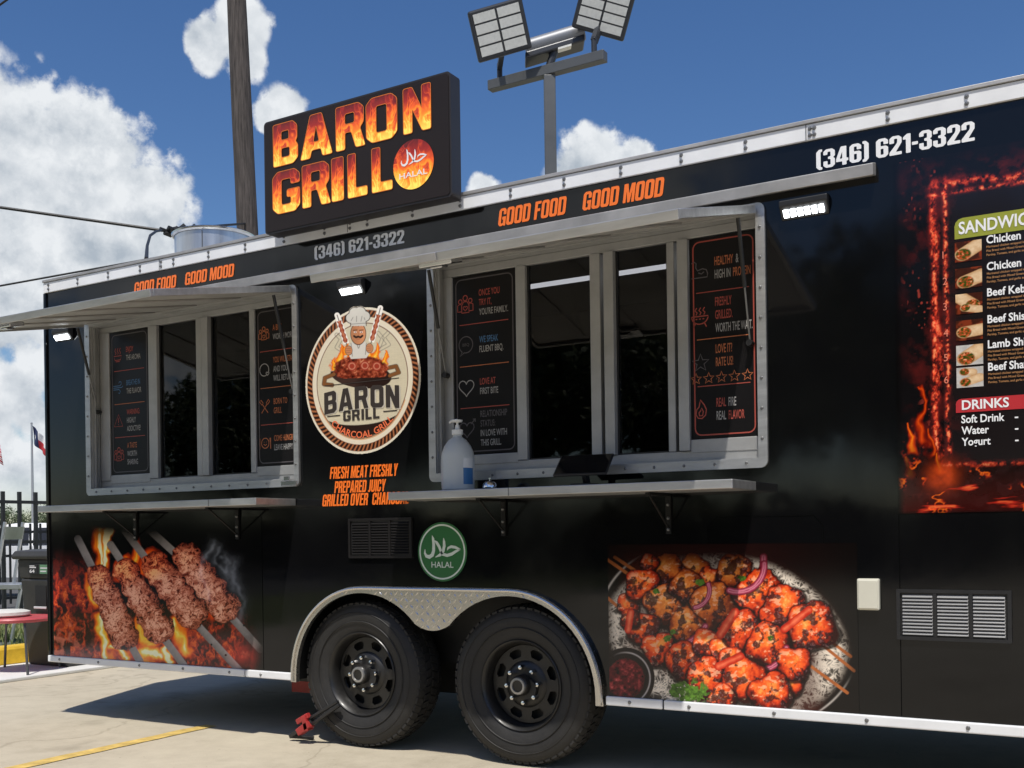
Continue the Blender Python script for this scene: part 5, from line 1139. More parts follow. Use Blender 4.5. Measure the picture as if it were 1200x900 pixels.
for row, zt, zb in (((('B', 148, 252), ('A', 262, 398), ('R', 413, 537), ('O', 541, 672), ('N', 698, 815)), rt, rb), ((('G', 143, 258), ('R', 268, 388), ('I', 392, 443), ('L', 460, 543), ('L', 562, 649)), st_, sb)):
    for ch, a, b in row:
        xa, xb = sp(a, 500)[0], sp(b, 500)[0]; w_, loops = GL[ch]; mb = MB()
        lp = [[(xa + u / w_ * (xb - xa), zb + v * (zt - zb)) for u, v in soften(l, .05)] for l in loops]
        flat(mb, lp, ysf - .005, 0); o = mb.build('sign_letter', M_fire, SG, (xa, ysf - .005, zb)); me = o.data; uv = me.uv_layers.new(name='UV')
        for l in me.loops: q = me.vertices[l.vertex_index].co; uv.data[l.index].uv = (q.x / .2, q.z / (zt - zb))
        mb = MB(); [mb.ribbon(l, .0035, ysf - .0058, 0, closed=True) for l in lp]; mb.build('letter_outline', mat('letter_edge', (.55, .14, .02), .4, emit=(.6, .15, .02), estr=.2), o)
cx, cz = sp(738, 550); rc = (sp(824, 550)[0] - sp(653, 550)[0]) / 2
mb = MB(); flat(mb, [circ(cx, cz, rc, 48)], ysf - .005, 0); o = mb.build('flame_disc', M_fire, SG, (cx, ysf - .005, cz - rc)); uv = o.data.uv_layers.new(name='UV')
for l in o.data.loops: q = o.data.vertices[l.vertex_index].co; uv.data[l.index].uv = (q.x, q.z / (2 * rc))
mb = MB(); arabic(mb, cx + .004, cz + .026, rc * .80, ysf - .007, 0, .8); text_box(mb, 'HALAL', cx - .085, cx + .085, cz - .062, cz - .034, ysf - .007, 0, .01); mb.build('disc_lettering', M_white, o)

# ================================================================== THINGS ON THE SHELF
bz_ = 1.3505
def bottle():
    x = W(537, 576, -.16)[0]; y = -.16
    root = empty('pump_bottle', (x, y, bz_), 'translucent pump bottle of sanitizer standing on the serving shelf', 'bottle')
    m = bpy.data.materials.new('milky_plastic'); m.use_nodes = True; b = m.node_tree.nodes['Principled BSDF']; b.inputs['Base Color'].default_value = (.62, .66, .68, 1); b.inputs['Roughness'].default_value = .3; b.inputs['Transmission Weight'].default_value = .25; b.inputs['IOR'].default_value = 1.35
    mb = MB(); mb.lathe([(0, 0), (.070, 0), (.079, .008), (.080, .02), (.080, .165), (.077, .185), (.064, .218), (.044, .245), (.026, .258), (.022, .262), (.022, .272), (0, .272)], (x, y, bz_), 'Z', 40); bo = mb.build('jug', m, root, (x, y, bz_), smooth=True)
    wp = mat('white_pump', (.72, .73, .72), .4)
    mb = MB(); mb.lathe([(.0, .27), (.027, .2725), (.027, .295), (.012, .300), (.010, .318), (0, .318)], (x, y, bz_), 'Z', 24); mb.build('pump_collar', wp, root, (x, y, bz_), smooth=True)
    mb = MB(); mb.lathe([(.006, .3185), (.006, .330), (.024, .333), (.026, .343), (0, .346)], (x, y, bz_), 'Z', 20); mb.tube([(x, y, bz_ + .340), (x - .03, y - .005, bz_ + .340), (x - .042, y - .006, bz_ + .332)], [.009, .007, .005], 10); mb.build('pump_head', wp, root, (x, y, bz_), smooth=True)
    def label(a0, a1, z0, z1, m_, nm, lb):
        mb = MB(); mb.lathe([(.0808, z0), (.0808, z1)], (x, y, bz_), 'Z', 10, a0=R(a0), a1=R(a1)); mb.build(nm, m_, root, (x, y, bz_), label=lb)
    label(188, 228, .03, .155, mat('label_white', (.70, .72, .74), .5), 'bottle_label', 'white side label'); label(-38, 5, .03, .108, mat('label_blue', (.04, .16, .38), .45), 'bottle_label', 'blue side label'); label(-38, 5, .1085, .155, MATS['label_white'], 'bottle_label', 'white side label')
bottle()
x = W(574, 575, -.16)[0]; bell = empty('service_bell', (x, -.16, bz_), 'small chrome call bell beside the pump bottle', 'bell')
mb = MB(); mb.lathe([(0, 0), (.038, 0), (.038, .006), (.030, .008), (0, .008)], (x, -.16, bz_), 'Z', 28); mb.build('bell_base', M_blk, bell, (x, -.16, bz_), smooth=True)
mb = MB(); mb.lathe([(.036, .010), (.0355, .018), (.030, .031), (.020, .039), (.006, .043), (0, .043)], (x, -.16, bz_), 'Z', 28); mb.build('bell_dome', M_chrome, bell, (x, -.16, bz_), smooth=True)
mb = MB(); mb.lathe([(.003, .0432), (.003, .052), (.007, .053), (.007, .057), (0, .058)], (x, -.16, bz_), 'Z', 14); mb.build('bell_button', M_chrome, bell, (x, -.16, bz_), smooth=True)
# card terminal tablet on a stand: screen tilts towards the kitchen
ty = -.16; xa = W(655, 560, ty)[0]; xb = W(714, 560, ty)[0]; xm = (xa + xb) / 2
tb_ = empty('payment_tablet', (xm, ty, bz_), 'black tablet on a low stand lying tilted on the serving shelf', 'tablet')
n = np.array([.10, -.55, .80]); n /= np.linalg.norm(n); e1 = np.array([1, .18, 0.02]); e1 -= n * (e1 @ n); e1 /= np.linalg.norm(e1); e2 = np.cross(n, e1)
c = np.array([xm, ty, bz_ + .095]); mb = MB(); mb.obox(c, e1 * .125, e2 * .085, n * .006); tbd = mb.build('tablet_body', M_blk, tb_, bevel=.005)
mb = MB(); mb.obox(c + n * .0068, e1 * .117, e2 * .077, n * .0006); mb.build('screen', mat('screen_glass', (.006, .006, .007), .06), tbd)
mb = MB(); mb.box(xm - .05, xm + .05, ty - .04, ty + .06, bz_, bz_ + .012); mb.bar((xm, ty + .03, bz_ + .012), c - n * .008, .04, .02, up=(1, 0, 0)); mb.build('tablet_stand', M_blk, tb_, bevel=.003)

# ================================================================== WHEEL CHOCK
gp = G(341, 864); ch = empty('wheel_lock', (float(gp[0]), float(gp[1]), 0), 'red and black steel wheel lock clamped to the tyre', 'wheel lock')
yk = .0; A = lambda px, py, y=yk: np.array([W(px, py, y)[0], y, W(px, py, y)[1]])
p0 = A(341, 863, .03); p0[2] = max(p0[2], .012)
mb = MB(); mb.bar(p0, A(366, 845), .022, .03, up=(0, 1, 0)); mb.bar(A(353, 848), A(396, 822, .0), .016, .022, up=(0, 1, 0)); mb.bar(A(364, 850), A(398, 826, .0), .018, .022, up=(0, 1, 0)); mb.bar(p0, A(368, 866, .10) * [1, 1, 0] + [0, 0, .012], .02, .018); mb.build('clamp_arm', M_blk, ch, bevel=.003)
mb = MB(); mb.bar(A(351, 858, -.012), A(364, 848, -.012), .04, .05, up=(0, 1, 0)); mb.bar(A(349, 846, -.012), A(362, 838, -.012), .03, .03, up=(0, 1, 0)); mb.bar(A(358, 838, -.012), A(362, 856, -.012), .03, .05, up=(0, 1, 0)); mb.build('red_jaw', mat('red_enamel', (.34, .03, .028), .35, var=.15, vscale=20), ch, bevel=.004)

# ================================================================== LEFT EDGE: BIN, STOOL, CHAIR, WHEEL STOP
def bin_():
    x0, x1, y0, y1, h = -8.62, -7.98, 1.46, 2.05, 1.0
    root = empty('litter_bin', ((x0 + x1) / 2, (y0 + y1) / 2, .03), 'dark plastic litter bin with a wide flared lid by the trailer end', 'bin')
    mb = MB(); cx, cy = (x0 + x1) / 2, (y0 + y1) / 2
    def ring(k, z): return [(cx + sx * (x1 - x0) / 2 * k, cy + sy * (y1 - y0) / 2 * k, z) for sx, sy in ((-1, -1), (1, -1), (1, 1), (-1, 1))]
    v = ring(.82, .03) + ring(.95, .80); mb.add(v, [(3, 2, 1, 0), (0, 1, 5, 4), (1, 2, 6, 5), (2, 3, 7, 6), (3, 0, 4, 7), (4, 5, 6, 7)]); bm_ = mat('bin_plastic', (.035, .034, .032), .5, var=.25, vscale=5, bump=.1)
    mb.build('bin_body', bm_, root, bevel=.02)
    mb = MB(); v = ring(.95, .801) + ring(1.0, .97); mb.add(v, [(0, 1, 5, 4), (1, 2, 6, 5), (2, 3, 7, 6), (3, 0, 4, 7), (4, 5, 6, 7), (3, 2, 1, 0)]); mb.build('bin_hood', bm_, root, bevel=.01)
    mb = MB(); v = ring(1.10, .972) + ring(1.13, 1.0) + ring(1.05, 1.045) + ring(.7, 1.06); f = []
    for q in range(3):
        for k in range(4): f.append((q * 4 + k, q * 4 + (k + 1) % 4, q * 4 + 4 + (k + 1) % 4, q * 4 + 4 + k))
    f += [(3, 2, 1, 0), (12, 13, 14, 15)]; mb.add(v, f); mb.build('bin_lid', bm_, root, bevel=.008)
    yl = y0 - .003
    mb = MB(); mb.box(cx - .15, cx + .14, yl - .006, yl + .03, .84, .93); lab = mb.build('notice_plate', M_blk, root)
    mb = MB(); mb.box(cx - .145, cx - .02, yl - .0085, yl - .0062, .845, .925, 0); text_box(mb, '64', cx - .13, cx - .06, .852, .884, yl - .0100, 2, .03); mb.box(cx - .13, cx - .04, yl - .0098, yl - .009, .895, .905, 2); mb.box(cx - .13, cx - .06, yl - .0098, yl - .009, .910, .917, 2)
    mb.box(cx + .01, cx + .135, yl - .0085, yl - .0062, .845, .925, 1); mb.box(cx + .02, cx + .10, yl - .0098, yl - .009, .862, .872, 2); mb.box(cx + .02, cx + .12, yl - .0098, yl - .009, .89, .90, 2); mb.build('notice', [M_blk, mat('notice_green', (.10, .22, .12), .5), M_lgrey], lab)
    mb = MB(); mb.box(cx - .09, cx + .06, y0 + .012, y0 + .05, .56, .74); sl_ = mb.build('slot_recess', mat('slot_dark', (.012, .012, .012), .6), root)
    mb = MB(); mb.box(cx - .10, cx + .07, y0 - .0, y0 + .012, .535, .556); mb.build('slot_ledge', M_lgrey, sl_, bevel=.004)
bin_()
def stool():
    c = np.array([-8.22, 1.16, .03]); root = empty('round_stool', tuple(c), 'low round red stool with a pale cushion on thin legs', 'stool')
    mb = MB(); mb.lathe([(0, .425), (.29, .425), (.315, .435), (.32, .45), (.31, .462), (0, .462)], tuple(c), 'Z', 40); mb.build('seat', mat('red_seat', (.50, .08, .09), .4, var=.1), root, tuple(c), smooth=True)
    mb = MB(); mb.lathe([(0, .4625), (.19, .4625), (.215, .48), (.21, .505), (.17, .518), (0, .522)], tuple(c + [-.10, -.04, 0]), 'Z', 32); mb.build('cushion', mat('pale_cushion', (.62, .61, .57), .85, var=.1, bump=.3, bscale=30), root, tuple(c), smooth=True)
    for k in range(4):
        a = R(-20 + 90 * k); mb = MB(); mb.tube([c + [.28 * math.cos(a), .28 * math.sin(a), .425], c + [.36 * math.cos(a), .36 * math.sin(a), 0]], .011, 8); mb.build('leg', mat('stool_leg', (.12, .12, .12), .4, .6), root, smooth=True)
stool()
def chair():
    g = G(8, 757); c = np.array([g[0], g[1], 0]); root = empty('metal_high_chair', tuple(c), 'tall silver metal chair with splayed flat legs beyond the yellow kerb', 'chair')
    m = mat('brushed_chair_metal', (.50, .51, .52), .35, .8, var=.1); r = RT * 1.0; f = FW
    Pt = lambda a, b, z: c + r * a + f * b + np.array([0, 0, z])
    for b in (0, .42):
        mb = MB(); mb.bar(Pt(.16, b, .62), Pt(.04, b, .004), .035, .02, up=(0, 1, 0)); mb.build('leg', m, root); mb = MB(); mb.bar(Pt(-.42, b, .62), Pt(-.34, b, .004), .035, .02, up=(0, 1, 0)); mb.build('leg', m, root)
        mb = MB(); mb.bar(Pt(-.12, b, .62), Pt(.0, b, 1.34), .035, .02, up=(0, 1, 0)); mb.build('back_post', m, root)
    mb = MB(); mb.obox(Pt(-.13, .21, .64), r * .30, f * .24, (0, 0, .028)); mb.build('seat', m, root, bevel=.006)
    mb = MB(); mb.obox(Pt(-.01, .21, 1.22), f * .23, r * .012 + np.array([0, 0, .07]), r * .008); mb.build('back_rail', m, root)
    mb = MB(); mb.bar(Pt(-.36, 0, .02), Pt(.06, 0, .02), .03, .03); mb.build('foot_bar', m, root)
chair()
mb = MB(); prof = [(-8.98, .031), (-8.70, .031), (-8.735, .16), (-8.76, .185), (-8.92, .185), (-8.945, .16)]
v = [(x, .2, z) for x, z in prof] + [(x, 2.2, z) for x, z in prof]; nq = len(prof)
mb.add(v, [tuple(range(nq)), tuple(range(2 * nq - 1, nq - 1, -1))] + [(i, i + nq, (i + 1) % nq + nq, (i + 1) % nq) for i in range(nq)])
tag(mb.build('wheel_stop', M_kerby, loc=(-8.84, 1.2, .03), bevel=.01), 'yellow painted concrete wheel stop on the pale pad', 'wheel stop')

# ================================================================== FENCES
M_fence = mat('black_fence_paint', (.016, .017, .019), .4, var=.2, vscale=8)
def fence(x, y0, y1, h, step, label, thick, post_at):
    root = empty('picket_fence', (x, (y0 + y1) / 2, 0), label, 'fence'); proto = None; k = 0; y = y0
    while y < y1:
        if proto is None: mb = MB(); mb.box(x - thick, x + thick, y - thick, y + thick, .08, h); proto = mb.build('picket', M_fence, root, (x, y, 0))
        elif not any(abs(y - p) < .1 for p in post_at): inst(proto, 'picket', (x, y, 0), root)
        y += step
    for z in (.18, h * .62, h - .14):
        mb = MB(); mb.box(x - .018, x + .018, y0, y1, z - .022, z + .022); mb.build('rail', M_fence, root)
    for p in post_at: mb = MB(); mb.box(x - .05, x + .05, p - .05, p + .05, 0.004, h); mb.lathe([(.06, h), (.06, h + .02), (0, h + .05)], (x, p, 0), 'Z', 4); mb.build('post', M_fence, root)
fence(-13.1, .4, 12.0, 1.80, .245, 'tall black metal picket fence across the grass verge', .021, (.4, 2.88, 5.36, 7.84, 10.32))
fence(-16.2, 1.0, 14.0, 1.42, .19, 'low dark picket fence in front of the white car', .014, (1.0, 4.4, 7.8, 11.2))

# ================================================================== WHITE CAR
def car():
    c = np.array([-19.3, 9.0, .008]); ang = PHI + R(18); root = empty('parked_car', tuple(c), 'white parked hatchback seen through the black fences', 'car')
    ex = np.array([math.cos(ang), math.sin(ang), 0]); ey = np.array([-math.sin(ang), math.cos(ang), 0]); ez = np.array([0, 0, 1.0])
    T = lambda x, y, z: c + ex * x + ey * y + ez * z
    wp = mat('white_car_paint', (.80, .80, .79), .25, coat=.8); gl = mat('car_glass', (.02, .022, .025), .05)
    side = [(-2.15, .42), (-2.18, .72), (-2.05, .90), (-1.2, 1.0), (1.3, 1.02), (2.05, .98), (2.15, .70), (2.12, .40)]
    def arch_(cx): return [(cx + .36 * math.cos(R(a)), .32 + .36 * math.sin(R(a))) for a in range(15, 166, 15)]
    low = [(2.12, .30)] + arch_(1.3) + arch_(-1.3) + [(-2.15, .30)]
    loop = side + [(2.12, .30)] + [p for p in arch_(1.3)] + [p for p in arch_(-1.3)] + [(-2.15, .30)]
    v, f = fill2d([loop], .86); mb = MB(); mb.add([T(x, d * (1 - .05 * max(0, (z - .7))), z) for x, z, d in v], f); mb.build('body', wp, root, bevel=.03)
    prof = [(-1.25, .99), (-.55, 1.40), (-.1, 1.47), (.75, 1.46), (1.5, 1.34), (1.95, 1.0)]
    mb = MB(); n = len(prof); vs = []
    for s in (-1, 1): vs += [T(x, s * (.82 - .22 * (z - 1.0) / .47), z) for x, z in prof]
    mb.add(vs, [(i, i + 1, i + 1 + n, i + n) for i in range(n - 1)] + [tuple(range(n - 1, -1, -1)), tuple(range(n, 2 * n))]); mb.build('cabin', wp, root, bevel=.02)
    for s in (-1, 1):
        for a, b, c_, d in ((-.95, -.5, .1, .1), (.18, .18, .98, 1.0), (1.06, 1.04, 1.34, 1.62)):
            q = [(a, 1.03), (d, 1.03), (c_, 1.38 if c_ < 1.2 else 1.31), (b, 1.37 if b < 1 else 1.36)]
            mb = MB(); mb.add([T(x, s * (.835 - .22 * (z - 1.0) / .47), z) for x, z in q], [(0, 1, 2, 3)]); mb.build('side_window', gl, root)
    mb = MB(); mb.add([T(-1.21, -.74, 1.03), T(-1.21, .74, 1.03), T(-.585, .60, 1.395), T(-.585, -.60, 1.395)], [(0, 1, 2, 3)]); w_ = mb.build('windscreen', gl, root); w_.location += Vector(-ex * .02 + ez * .012)
    mb = MB(); mb.add([T(1.94, -.74, 1.03), T(1.94, .74, 1.03), T(1.54, .62, 1.33), T(1.54, -.62, 1.33)], [(0, 1, 2, 3)]); w_ = mb.build('rear_window', gl, root); w_.location += Vector(ex * .02 + ez * .012)
    for x in (-1.3, 1.3):
        for s in (-1, 1):
            q = T(x, s * .76, .32); mb = MB(); mb.tube([q - ey * .1, q + ey * .1], .32, 28); wh = mb.build('wheel', M_rubber, root, tuple(q)); mb = MB(); mb.tube([q - ey * .105, q + ey * .105], .2, 20); mb.build('rim', M_lgrey, wh, tuple(q))
    for s in (-1, 1):
        mb = MB(); mb.obox(T(-2.12, s * .62, .72), ex * .04, ey * .18, ez * .07); mb.build('headlight', M_lgrey, root, bevel=.01); mb = MB(); mb.obox(T(2.12, s * .68, .8), ex * .04, ey * .12, ez * .09); mb.build('tail_light', M_redpaint, root, bevel=.01)
        mb = MB(); mb.obox(T(-.85, s * .93, 1.04), ex * .05, ey * .08, ez * .06); mb.build('mirror', wp, root, bevel=.015)
car()

# ================================================================== POLES
def utility_pole():
    top = at(272, -110, 14.0); low = at(290, 270, 14.0); d = (top - low) / (top[2] - low[2]); base = low - d * low[2]; top = base + d * 10.5
    root = empty('utility_pole', tuple(base), 'weathered wooden utility pole standing behind the trailer', 'utility pole')
    m = bpy.data.materials.new('weathered_wood'); m.use_nodes = True; nt = m.node_tree; b = nt.nodes['Principled BSDF']; t = nt.nodes.new('ShaderNodeTexCoord'); mp = nt.nodes.new('ShaderNodeMapping'); mp.inputs['Scale'].default_value = (26, 26, 1.6); nt.links.new(t.outputs['Object'], mp.inputs[0])
    n = nt.nodes.new('ShaderNodeTexNoise'); n.inputs['Scale'].default_value = 1.5; n.inputs['Detail'].default_value = 8; n.inputs['Roughness'].default_value = .7; nt.links.new(mp.outputs[0], n.inputs['Vector'])
    r = nt.nodes.new('ShaderNodeValToRGB'); nt.links.new(n.outputs['Fac'], r.inputs[0]); r.color_ramp.elements[0].position = .35; r.color_ramp.elements[1].position = .68; r.color_ramp.elements[0].color = (.028, .023, .021, 1); r.color_ramp.elements[1].color = (.125, .105, .095, 1); nt.links.new(r.outputs[0], b.inputs['Base Color']); b.inputs['Roughness'].default_value = .9
    bp = nt.nodes.new('ShaderNodeBump'); bp.inputs['Strength'].default_value = .9; bp.inputs['Distance'].default_value = .02; nt.links.new(n.outputs['Fac'], bp.inputs['Height']); nt.links.new(bp.outputs[0], b.inputs['Normal'])
    mb = MB(); pts = [base + (top - base) * k / 24 for k in range(25)]; rg = random.Random(4); mb.tube(pts, [.165 - .05 * k / 24 + rg.uniform(-.002, .002) for k in range(25)], 20); mb.build('shaft', m, root, tuple(base), smooth=True)
    mb = MB(); up = base + d * 9.6
    mb.bar(up - RT * 1.1, up + RT * 1.1, .09, .11); mb.build('crossarm', m, root, tuple(base))
    for s in (-.95, -.4, .4, .95):
        q = up + RT * s; mb = MB(); mb.lathe([(.02, .055), (.05, .09), (.03, .12), (.045, .15), (0, .18)], tuple(q), 'Z', 12); mb.build('insulator', mat('porcelain', (.30, .26, .22), .3), root, tuple(base))
    return base, d
UB, UD = utility_pole()
M_cable = mat('black_cable', (.015, .015, .016), .5)
def cable(pts, r, label, sag=0, name='overhead_cable'):
    pts = [np.array(p) for p in pts]; out = []
    for a, b in zip(pts[:-1], pts[1:]):
        for k in range(24): t = k / 24; out.append(a + (b - a) * t - np.array([0, 0, sag * 4 * t * (1 - t)]))
    out.append(pts[-1]); mb = MB(); mb.tube(out, r, 8); return tag(mb.build(name, M_cable, loc=tuple(out[-1]), smooth=True), label, 'cable')
pA, pB = at(0, 243, 12), at(190, 270, 12); dA = pA - pB
e_ = UB + UD * (at(225, 268, 13.6)[2] + .02) if False else at(288, 262, 13.9)
cable([pA + dA * 2.2, pB], .017, 'thick black service cable running to the dark splice above the roof', .0)
cable([at(0, 335, 15) + (at(0, 335, 15) - at(210, 297, 15)) * 1.6, at(210, 297, 15), at(330, 276, 15)], .014, 'thin black cable crossing low behind the roof stack')
cable([at(-40, 34, 16), at(12, -3, 16), at(90, -60, 16)], .016, 'short black cable high in the sky over the big cloud')
sp_ = empty('cable_splice', tuple(pB), 'knobbly dark cable splice hanging beside the roof stack', 'cable splice')
rg = random.Random(9); mb = MB(); q0, q1 = at(192, 271, 12), at(228, 267, 12.2)
for k in range(9):
    t = k / 8; p = q0 + (q1 - q0) * t + np.array([0, 0, rg.uniform(-.02, .03)]); a = p + np.array([rg.uniform(-.05, .05), rg.uniform(-.05, .05), rg.uniform(-.015, .015)]); mb.tube([p - (q1 - q0) * .12, a, p + (q1 - q0) * .12], [.022, .03 + .015 * math.sin(math.pi * t), .012], 7)
mb.build('splice_body', M_cable, sp_, smooth=True)
mb = MB(); mb.tube([q1, at(262, 264, 13.0), at(288, 262, 13.9)], .014, 8); mb.build('tail_wire', M_cable, sp_, smooth=True)
dr = [at(190, 270, 12), at(183, 271, 11), at(176, 276, 10), at(172.5, 288, 9.2), np.array([W(171.5, 303, .25)[0], .25, W(171.5, 303, .25)[1]])]
mb = MB(); mb.tube(dr, .013, 8); tag(mb.build('drop_wire', M_cable, loc=tuple(dr[-1]), smooth=True), 'curved black drop wire entering the trailer roof', 'cable')

def flood():
    DP = 10.6; base = at(645.5, 205, DP); base = np.array([base[0], base[1], 0]); root = empty('floodlight_pole', tuple(base), 'grey square pole with a crossarm carrying three floodlights', 'floodlight')
    pm = mat('bronze_pole_paint', (.085, .09, .095), .45, .1, var=.12, vscale=5)
    zt = at(645, 83, DP)[2]
    mb = MB(); mb.obox(base + [0, 0, (zt - .06) / 2], RT * .058, FW * .058, (0, 0, (zt - .06) / 2)); mb.build('shaft', pm, root, bevel=.006)
    a, b = at(582, 102, 10.55), at(711, 73.5, 10.75); a[2], b[2] = a[2], b[2]
    ca_ = np.array([base[0], base[1], (a[2] + b[2]) / 2]); dx = (b - a); dx[2] = 0; ln = np.linalg.norm(dx); dx /= ln
    dx = np.array([1.0, .0, 0]); zc = zt
    xl, xr = -.70, .62
    mb = MB(); mb.bar(np.array([base[0] + xl, base[1], zc]), np.array([base[0] + xr, base[1], zc]), .10, .10); mb.build('crossarm', pm, root, bevel=.006)
    lm = mat('led_panel', (.68, .68, .64), .35, var=.08, vscale=30); hm = mat('flood_housing', (.035, .038, .045), .4, .2)
    def head(px_c, e1, e2, arm, nrow, ncol):
        c = at(*px_c, DP - .25); e1 = np.array(e1); e2 = np.array(e2); n = np.cross(e1, e2); n /= np.linalg.norm(n)
        if n @ FW > 0: n = -n
        hd = empty('flood_head', tuple(c)); hd.parent = root; hd.location = Vector(c) - WLOC[root.name]; WLOC[hd.name] = Vector(c)
        mb = MB(); mb.obox(c - n * .035, e1 / 2, e2 / 2, n * .035); mb.build('housing', hm, hd, bevel=.02)
        for i in range(nrow):
            for j in range(ncol):
                u = -.5 + (j + .5) / ncol; v = -.5 + (i + .5) / nrow; mb = MB(); mb.obox(c + e1 * u * .88 + e2 * v * .86 + n * .004, e1 / ncol / 2 * .80, e2 / nrow / 2 * .72, n * .003); mb.build('led_module', lm, hd)
        for k in range(7): mb = MB(); q = c - n * .09 + e1 * (-.4 + .8 * k / 6); mb.obox(q, e1 / 60, e2 * .38, n * .022); mb.build('cooling_fin', hm, hd)
        ar = np.array(arm); mb = MB(); mb.tube([ar, ar + [0, 0, .16]], .028, 12); mb.bar(ar + np.array([0, 0, .12]), c - n * .06 + e2 * .30, .07, .05, up=(1, 0, 0)); mb.build('knuckle', hm, hd)
    s = DP / FPX
    L = lambda dxp, dyp: RT * dxp * s - UP * dyp * s
    head((586, 35), L(62, -17), L(12, 50) + FW * .16, (base[0] + xl + .12, base[1], zc + .05), 4, 2)
    head((707, 13), L(60, 18), L(-13, 44) + FW * .16, (base[0] + xr - .12, base[1], zc + .05), 4, 2)
    # third fixture seen from its back edge
    c = at(650, 47, DP); hd = empty('flood_head', tuple(c)); hd.parent = root; hd.location = Vector(c) - WLOC[root.name]
    e = L(66, -19); e = e / np.linalg.norm(e); mb = MB(); mb.tube([c - e * .30, c + e * .30], .085, 20); mb.build('lamp_body', mat('grey_casting', (.20, .21, .23), .45, .2), hd, smooth=True)
    mb = MB(); mb.obox(c - UP * .09 + FW * .05, e * .31, FW * .12, UP * .035); mb.build('housing', hm, hd, bevel=.015)
    mb = MB(); mb.obox(c - UP * .125 - FW * .03 + e * .10, e * .07, FW * .04, UP * .01); mb.build('lens', lm, hd)
    mb = MB(); mb.tube([(base[0], base[1], zc + .04), c - UP * .10], .04, 12); mb.build('knuckle', hm, hd)
flood()

def flag(px, py0, py1, dep, cloth, label):
    top = at(px, py0, dep); base = np.array([top[0], top[1], 0]); root = empty('flagpole', tuple(base), label, 'flagpole')
    mb = MB(); mb.tube([base, (base[0], base[1], top[2] * .5), top], [.09, .075, .05], 12); mb.lathe([(0, -.05), (.08, 0), (0, .08)], tuple(top), 'Z', 10); mb.build('pole', mat('pole_aluminium', (.42, .43, .45), .35, .6), root, tuple(base), smooth=True)
    # limp flag: cloth sheet hanging in folds
    nx, nz = 24, 16; v = []; f = []; mi = []
    for i in range(nx + 1):
        for j in range(nz + 1):
            u = i / nx; w_ = j / nz; droop = .95 * u ** 1.2; xx = .88 * u - .1 * math.sin(u * 9) * (1 - w_) * .4; q = np.array(top) + RT * (.06 + xx * .92) + UP * (-.15 - w_ * 1.02 * (1 - .15 * u) - droop) + FW * (.16 * math.sin(u * 11 + w_ * 2))
            v.append(q)
    mb = MB()
    for i in range(nx):
        for j in range(nz):
            u, w_ = (i + .5) / nx, (j + .5) / nz; k = i * (nz + 1) + j; mb_m = cloth(u, w_); f.append((k, k + 1, k + nz + 2, k + nz + 1)); mi.append(mb_m)
    mb.v = [tuple(q) for q in v]; mb.f = [list(q) for q in f]; mb.m = mi
    o = mb.build('flag', [mat('flag_blue', (.012, .022, .075), .8), mat('flag_white', (.72, .72, .72), .8), mat('flag_red', (.42, .03, .04), .8)], root, tuple(top), smooth=True); s = o.modifiers.new('s', 'SOLIDIFY'); s.thickness = .006
def texas(u, w):
    if u < .40:
        th = math.atan2(.5 - w, (u - .2) * 1.5); r = math.hypot((u - .2) * 1.5, .5 - w); lim = .17 * (1 - .45 * abs(math.sin(2.5 * (th - R(90)))))
        return 1 if r < lim else 0
    return 1 if w < .5 else 2
flag(37, 496, 640, 60, texas, 'tall flagpole with a limp blue, white and red lone star flag')
flag(-15, 505, 640, 60, lambda u, w: 0 if (u < .4 and w < .54) else (2 if int(w * 13) % 2 == 0 else 1), 'flagpole with a limp red and white striped flag')

